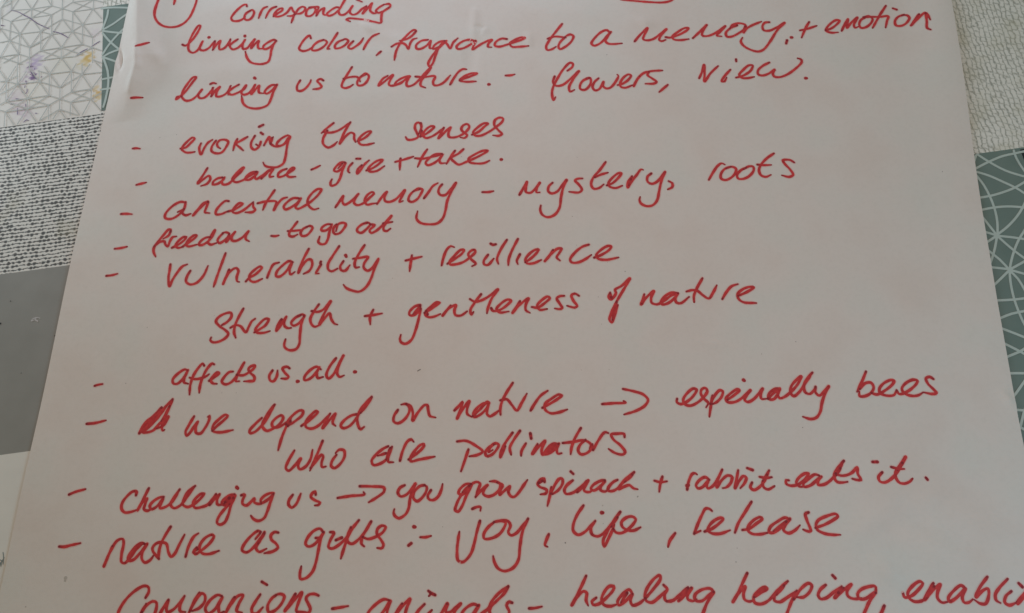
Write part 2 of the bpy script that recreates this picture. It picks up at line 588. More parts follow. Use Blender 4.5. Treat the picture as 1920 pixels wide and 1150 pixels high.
# ---- grey square with a scuff and specks
gv = [(XA0, Y3, Z_P), (XL, Y3, Z_P), (XL, Y2, Z_P), (XA0, Y2, Z_P)]
sc = Ribbons(flat, Z_L)
for s in ["59,602 62,598 70,596 75,597", "60,602 66,600 71,603", "66,598 70,602"]:
    P = [np.array(at(*[float(w) for w in t.split(',')], Z_P)) for t in s.split()]
    pts = catmull(P, 0.0006)
    sc.stroke(pts, [0.00028 + 0.0003 * rng.random() for _ in pts])
dk = Ribbons(flat, Z_L)
for px, py, r in ((20, 565, 0.0004), (1, 607, 0.0007), (103, 630, 0.0004), (40, 700, 0.0003), (85, 780, 0.0003)):
    dk.disc(at(px, py, Z_P), r, 0)
gf = [[0, 1, 2, 3]]
n0 = 4
gf += [[i + n0 for i in f] for f in sc.f]
gf += [[i + n0 + len(sc.v) for i in f] for f in dk.f]
o = add_obj("printed_square", gv + sc.v + dk.v, gf, [M_GREY, M_SCUFF, M_NAVY], cloth, midx=[0] + [1] * len(sc.f) + [2] * len(dk.f))
o["label"] = "plain grey square with a small white scuff"

# ---- white square with a small plant motif at its edge
mo = Ribbons(flat, Z_L)
for s in ["6,1036 7,1046 6,1058", "2,1062 4,1052 7,1048", "-4,1066 2,1056 8,1046", "-12,1072 -4,1060 3,1054", "-20,1080 -8,1064 2,1056", "1,1050 5,1054", "-8,1050 -2,1058"]:
    P = [np.array(at(*[float(w) for w in t.split(',')], Z_P)) for t in s.split()]
    pts = catmull(P, 0.001)
    mo.stroke(pts, [0.00028] * len(pts))
wv = [(XA0, Y3 - SQ - 0.1, Z_P), (XL, Y3 - SQ - 0.1, Z_P), (XL, Y3, Z_P), (XA0, Y3, Z_P)]
o = add_obj("printed_square", wv + mo.v, [[0, 1, 2, 3]] + [[i + 4 for i in f] for f in mo.f], [M_WHITE, M_MOTIF], cloth, midx=[0] + [1] * len(mo.f))
o["label"] = "plain white square with a small grey plant print"


# ---- teal squares with pale crossing arcs
def teal(name, x0, x1, y0, y1, curves, label, hw=0.00082, dark=None):
    r = Ribbons(flat, Z_L)
    for P in curves:
        pts = [p for p in catmull([np.array(at(a, b, Z_P)) for a, b in P], 0.003)]
        run = []
        for p in pts + [None]:
            if p is not None and x0 - 0.002 < p[0] < x1 and y0 < p[1] < y1:
                run.append(p)
            else:
                if len(run) > 1:
                    r.stroke(run, [hw] * len(run))
                run = []
    v_ = [(x0, y0, Z_P), (x1, y0, Z_P), (x1, y1, Z_P), (x0, y1, Z_P)]
    f_ = [[0, 1, 2, 3]] + [[i + 4 for i in f] for f in r.f]
    mi = [0] + [1] * len(r.f)
    if dark:
        b = len(v_) + len(r.v)
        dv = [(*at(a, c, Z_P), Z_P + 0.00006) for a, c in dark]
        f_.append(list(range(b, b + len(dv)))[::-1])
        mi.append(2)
    else:
        dv = []
    o = add_obj(name, v_ + r.v + dv, f_, [M_TEAL, M_LINE_PALE, M_NAVY], cloth, midx=mi)
    o["label"] = label
    return o


def scaled(txt, sc_, ox, oy):
    out = []
    for line in txt.strip().splitlines():
        for cur in line.split(';'):
            if cur.strip():
                out.append([(ox + float(t.split(',')[0]) / sc_, oy + float(t.split(',')[1]) / sc_) for t in cur.split()])
    return out


LT = scaled("""50,80 110,72 280,72 420,85;112,20 105,130 60,260;60,270 150,220 275,130 420,40;60,280 150,292 245,298 400,290
60,300 120,370 210,445 330,520;60,490 120,400 250,260 400,140;60,515 120,480 220,445 380,420;65,515 120,535 190,560 330,640
65,520 105,640 110,770 80,920 58,1000 75,1060;55,715 165,695 330,690;45,808 130,795 330,770""", 4.79, 180, 0)
teal("printed_square", XL, XL + 0.125, YT - SQ * 0.72, YT, LT, "dark teal square with pale crossing arcs, left of the sheet")
RT = scaled("""125,205 95,300;20,420 105,370 280,280 450,210 590,180 703,155 900,130;140,190 290,285 480,385 703,455 900,500;20,380 110,395 280,445 450,520 600,590 703,655 900,800
120,430 220,560 290,690 345,830 380,990 385,1140;30,725 165,710 290,690 450,645 590,590 703,525 900,400;60,880 195,855 340,828 500,815 680,825 900,860
790,560 703,790 620,930 500,1060 385,1150;150,880 210,950 290,1050 360,1140;570,100 590,190 640,290 703,385 850,580""", 6.391, 1810, 260)
RT += scaled("""20,60 90,80 205,115;30,220 105,180 205,115;205,115 185,230 140,380 100,450;205,118 330,130 470,150 700,200;205,118 350,245 470,335 700,480
600,-150 470,70 420,150 370,270 330,440 335,560 370,730 420,870 470,980 600,1200;60,210 130,270 230,350 325,450;60,415 145,425 325,445;100,660 185,590 325,455;325,450 470,370 700,230
325,450 470,490 700,560;325,455 410,540 470,640 560,800;100,752 210,750 370,742 470,730 700,690;150,960 245,920 350,880 470,855 700,800;160,990 265,1030 370,1070 470,1110 700,1200""", 5.222, 1830, 420)
RT += scaled("""60,90 125,125 288,210 420,300;80,265 150,230 250,190 288,165 420,80;100,388 170,385 288,385 450,390;150,640 210,570 288,460 380,330;180,715 230,715 288,720 420,740
250,880 265,820 285,740 330,600;200,850 270,880 288,890 420,930""", 4.8, 1860, 620)
teal("printed_square", XL + 0.125 * 4, XL + 0.125 * 4 + 0.32, YR - 0.42, YR, RT, "dark teal square with pale arcs meeting in stars, right of the sheet",
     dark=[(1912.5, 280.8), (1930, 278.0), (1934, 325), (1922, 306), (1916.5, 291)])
rect_obj("printed_square", XL + 0.125 * 4, XL + 0.125 * 4 + 0.32, YR, YR + 0.30, M_ROPE, "off-white rope weave square beyond the top right of the sheet")
rect_obj("printed_square", XL, XL + 0.125, YT, YT + 0.2, M_ROPE, "off-white rope weave square at the top left corner of the sheet")
rect_obj("printed_square", XL, XL + 0.125, YT - SQ * 0.72 - 0.3, YT - SQ * 0.72, M_WEAVE, "black and white woven print square under the sheet")

# ------------------------------------------------------------------ the paper sheet: outline and relief
LEFT = [(252, -60), (243, 0), (236, 30), (224, 90), (214, 140), (204, 185), (192, 236), (163, 365), (133, 500), (104, 635), (77, 760), (58, 846), (36, 945), (14, 1048), (-8, 1150), (-60, 1390)]
RIGHT = [(1760, -60), (1773, 0), (1785, 70), (1800, 152), (1813, 226), (1823, 290), (1838, 390), (1853, 478), (1868, 570), (1886, 672), (1903, 768), (1920, 856), (1945, 1000), (1972, 1150), (2010, 1390)]
lw = [at(*p) for p in LEFT]
rw = [at(*p) for p in RIGHT]


def edge(poly):
    ys = np.array([p[1] for p in poly])[::-1]
    xs = np.array([p[0] for p in poly])[::-1]

    def f(y):
        y = np.asarray(y, float)
        r = np.interp(y, ys, xs)
        s0 = (xs[2] - xs[0]) / (ys[2] - ys[0])
        s1 = (xs[-1] - xs[-6]) / (ys[-1] - ys[-6])
        r = np.where(y < ys[0], xs[0] + (y - ys[0]) * s0, r)
        return np.where(y > ys[-1], xs[-1] + (y - ys[-1]) * s1, r)
    return f


EL, ER = edge(lw), edge(rw)

rs = np.random.RandomState(7)
WAVES = [(rs.uniform(12, 60), rs.uniform(0, 2 * math.pi), rs.uniform(0, 2 * math.pi)) for _ in range(14)]


def seg_dist(x, y, a, b):
    ax, ay = a
    bx, by = b
    dx, dy = bx - ax, by - ay
    L2 = dx * dx + dy * dy
    t = np.clip(((x - ax) * dx + (y - ay) * dy) / L2, 0, 1)
    px, py = ax + t * dx, ay + t * dy
    side = ((x - ax) * dy - (y - ay) * dx) / math.sqrt(L2)
    return np.hypot(x - px, y - py), side, t


CREASES = [  # from, to (photograph pixels), height and width in mm
    ((890, 20), (889, 74), 0.38, 2.2), ((911, 48), (906, 66), 0.24, 1.8), ((906, 66), (922, 82), 0.18, 1.9), ((893, 50), (908, 52), -0.3, 1.6),
    ((884, 84), (882, 128), -0.35, 4.0), ((681, 44), (696, 58), 0.5, 2.0), ((696, 58), (790, 92), 0.35, 6.0), ((540, 40), (700, 44), 0.25, 10.0),
    ((260, 92), (263, 128), 0.5, 3.0), ((262, 128), (246, 172), 0.5, 3.0), ((290, 96), (304, 118), 0.4, 5.0), ((272, 20), (276, 66), -0.3, 5.0), ((330, 140), (520, 128), 0.25, 9.0),
    ((990, 66), (994, 84), 0.3, 2.0), ((400, 18), (520, 10), 0.3, 10.0), ((700, 100), (860, 96), 0.2, 8.0), ((960, 15), (1150, 30), 0.25, 10.0),
    ((1645, 1056), (1682, 1088), 0.9, 4.5), ((1710, 1008), (1790, 1042), 0.8, 7.0), ((1760, 1050), (1900, 1085), 0.8, 9.0), ((1600, 1000), (1660, 960), 0.5, 8.0), ((1700, 950), (1740, 990), -0.5, 6.0), ((1800, 960), (1890, 1000), 0.6, 8.0),
    ((1880, 742), (1896, 760), 0.5, 3.0), ((1720, 950), (1760, 925), 0.25, 6.0), ((850, 1025), (853, 1110), 0.15, 2.5), ((1310, 640), (1345, 648), 0.15, 2.0),
    ((1180, 40), (1240, 44), 0.2, 5.0), ((1205, 42), (1215, 58), 0.25, 3.0), ((620, 195), (760, 175), 0.15, 10.0), ((1700, 560), (1740, 590), 0.15, 6.0)]
CR = [(at(*a), at(*b), h * 1e-3, w * 1e-3) for a, b, h, w in CREASES]
RIDGE = [at(262, -60), at(263, 60), at(262, 110), at(250, 160), at(228, 230)]
RIDGE_H = [5.0e-3, 5.6e-3, 5.4e-3, 3.4e-3, 0.0]
CURL = at(219, 116)
DENT = at(226, 113)


def relief(x, y):
    x = np.asarray(x, float)
    y = np.asarray(y, float)
    h = np.zeros(np.broadcast(x, y).shape)
    for k, a, ph in WAVES:
        h = h + (0.0058 / k) * np.sin(k * (x * math.cos(a) + y * math.sin(a)) + ph)
    for a, b, hh, w in CR:
        d, sd, t = seg_dist(x, y, a, b)
        h = h + 2.5 * hh * np.exp(-(d / w) ** 2) * (0.55 + 0.45 * np.sin(math.pi * t))
    el, er = EL(y), ER(y)
    # a blister along the upper left edge that falls away to the edge itself
    rx = np.interp(y, [p[1] for p in RIDGE][::-1], [p[0] for p in RIDGE][::-1])
    rh = np.interp(y, [p[1] for p in RIDGE][::-1], RIDGE_H[::-1])
    dx = x - rx
    wl = np.maximum(rx - el, 0.004)
    q_ = np.clip(-dx / wl, 0, 1)
    h = h + rh * np.where(dx < 0, 0.35 * 0.5 * (1 + np.cos(math.pi * q_)) + 0.65 * (1 - q_), np.exp(-(dx / 0.013) ** 2))
    h = h + 1.6e-3 * np.exp(-((x - CURL[0]) / 0.003) ** 2 - ((y - CURL[1]) / 0.010) ** 2)
    h = h - 3.4e-3 * np.exp(-((x - DENT[0]) / 0.0022) ** 2 - ((y - DENT[1]) / 0.0075) ** 2)
    # the right edge stands a little off the cloth near the top
    lift = 0.0012 + 0.0045 * np.exp(-((y - at(1775, 0)[1]) / 0.075) ** 2)
    h = h + lift * np.exp(-((er - x) / 0.028) ** 2)
    return np.maximum(h + 0.0006, -0.0004)


NYP, NXP = 560, 400
y_top, y_bot = at(1000, 0)[1] + 0.20, at(1000, 1150)[1] - 0.20
NYV = 60
ys = np.concatenate([np.linspace(y_bot, at(0, 1230)[1], 60)[:-1], np.linspace(at(0, 1230)[1], at(1920, -330)[1], NYP), np.linspace(at(1920, -330)[1], y_top, 40)[1:]]) if at(1920, -330)[1] < y_top else np.linspace(y_bot, y_top, NYP)
tt = np.linspace(0, 1, NXP)
tt = 0.5 - 0.5 * np.cos(math.pi * tt) * (0.85 + 0.15 * np.abs(np.cos(math.pi * tt)))
tt = (tt - tt[0]) / (tt[-1] - tt[0])
YY = np.repeat(ys[:, None], NXP, 1)
XX = EL(ys)[:, None] * (1 - tt)[None, :] + ER(ys)[:, None] * tt[None, :]
ZZ = relief(XX, YY)
print("paper width top/bottom mm", (ER(ys[-1]) - EL(ys[-1])) * 1000, (ER(ys[0]) - EL(ys[0])) * 1000, "height", (ys[-1] - ys[0]) * 1000)
def hs(x, y):
    """height of the built sheet (bilinear on its grid)"""
    j = min(max(int(np.searchsorted(ys, y)) - 1, 0), len(ys) - 2)
    b = (y - ys[j]) / (ys[j + 1] - ys[j])
    l_, r_ = EDG[j][0] * (1 - b) + EDG[j + 1][0] * b, EDG[j][1] * (1 - b) + EDG[j + 1][1] * b
    u = (x - l_) / (r_ - l_)
    i = min(max(int(np.searchsorted(tt, u)) - 1, 0), NXP - 2)
    a = min(max((u - tt[i]) / (tt[i + 1] - tt[i]), 0.0), 1.0)
    return float((ZZ[j, i] * (1 - a) + ZZ[j, i + 1] * a) * (1 - b) + (ZZ[j + 1, i] * (1 - a) + ZZ[j + 1, i + 1] * a) * b)


EDG = np.stack([EL(ys), ER(ys)], 1)


def on_paper(px, py):
    z = 0.0006
    for _ in range(4):
        x, y = at(px, py, z)
        z = hs(x, y)
    return np.array((x, y))


ny_, nx_ = XX.shape
pv = np.stack([XX, YY, ZZ], -1).reshape(-1, 3).tolist()
idx = np.arange(ny_ * nx_).reshape(ny_, nx_)
pf = np.stack([idx[:-1, :-1], idx[:-1, 1:], idx[1:, 1:], idx[1:, :-1]], -1).reshape(-1, 4).tolist()
npf = len(pf)
# rim: the thin edge of the sheet
T = 0.00018
rim = list(idx[0, :]) + list(idx[1:, -1]) + list(idx[-1, -2::-1]) + list(idx[-2:0:-1, 0])
base = len(pv)
pv += [(pv[i][0], pv[i][1], pv[i][2] - T) for i in rim]
nr = len(rim)
pf += [[int(rim[i]), base + i, base + (i + 1) % nr, int(rim[(i + 1) % nr])] for i in range(nr)]
# specks and faint smudges on the sheet
sp = Ribbons(hs, 0.00006)
SPECKS = [(1073, 406, .45), (1082, 295, .4), (1172, 509, .55), (1122, 557, .35), (1492, 641, .5), (1428, 664, .4), (276, 614, .45), (523, 591, .35), (402, 592, .3), (830, 988, .4), (1060, 1018, .8),
          (1131, 982, .35), (1195, 932, .5), (1081, 460, .35), (331, 253, .45), (300, 258, .4), (1767, 322, .5), (1138, 103, .5), (1139, 492, .3), (1505, 802, .5), (865, 294, .4), (1128, 608, .35), (736, 522, .35), (1382, 1028, .4),
          (416, 737, .35), (443, 737, .4), (236, 719, .5), (1090, 694, .3), (1142, 693, .35)]
for px, py, r in SPECKS:
    p = on_paper(px, py)
    sp.disc(p, r * 0.36e-3 * 1.6, 0, 8)
for a, b in (((783, 696), (788, 693)),):
    pts = catmull([on_paper(*a), on_paper(*b)], 0.0005)
    sp.stroke(pts, [0.0003] * len(pts))
off = len(pv)
pv += sp.v
pf += [[i + off for i in f] for f in sp.f]
nsp = len(sp.f)
sm = Ribbons(hs, 0.00004)
for px, py, r in ((123, 1084, 2.6), (122, 1089, 1.8), (48, 1138, 1.2), (1196, 931, 1.2), (1130, 948, 1.0), (1380, 1054, 1.2)):
    sm.disc(on_paper(px, py), r * 0.36e-3 * 1.2, 0, 12)
off = len(pv)
pv += sm.v
pf += [[i + off for i in f] for f in sm.f]
sheet_mesh_mid = [0] * (npf + nr) + [1] * nsp + [2] * len(sm.f)
sheet = add_obj("paper_sheet", pv, pf, [M_PAPER, M_SPECK, M_SMUDGE], None, smooth=True, midx=sheet_mesh_mid)
tag(sheet, "large white paper sheet covered with red marker handwriting, lying on the patchwork tablecloth", "paper sheet")

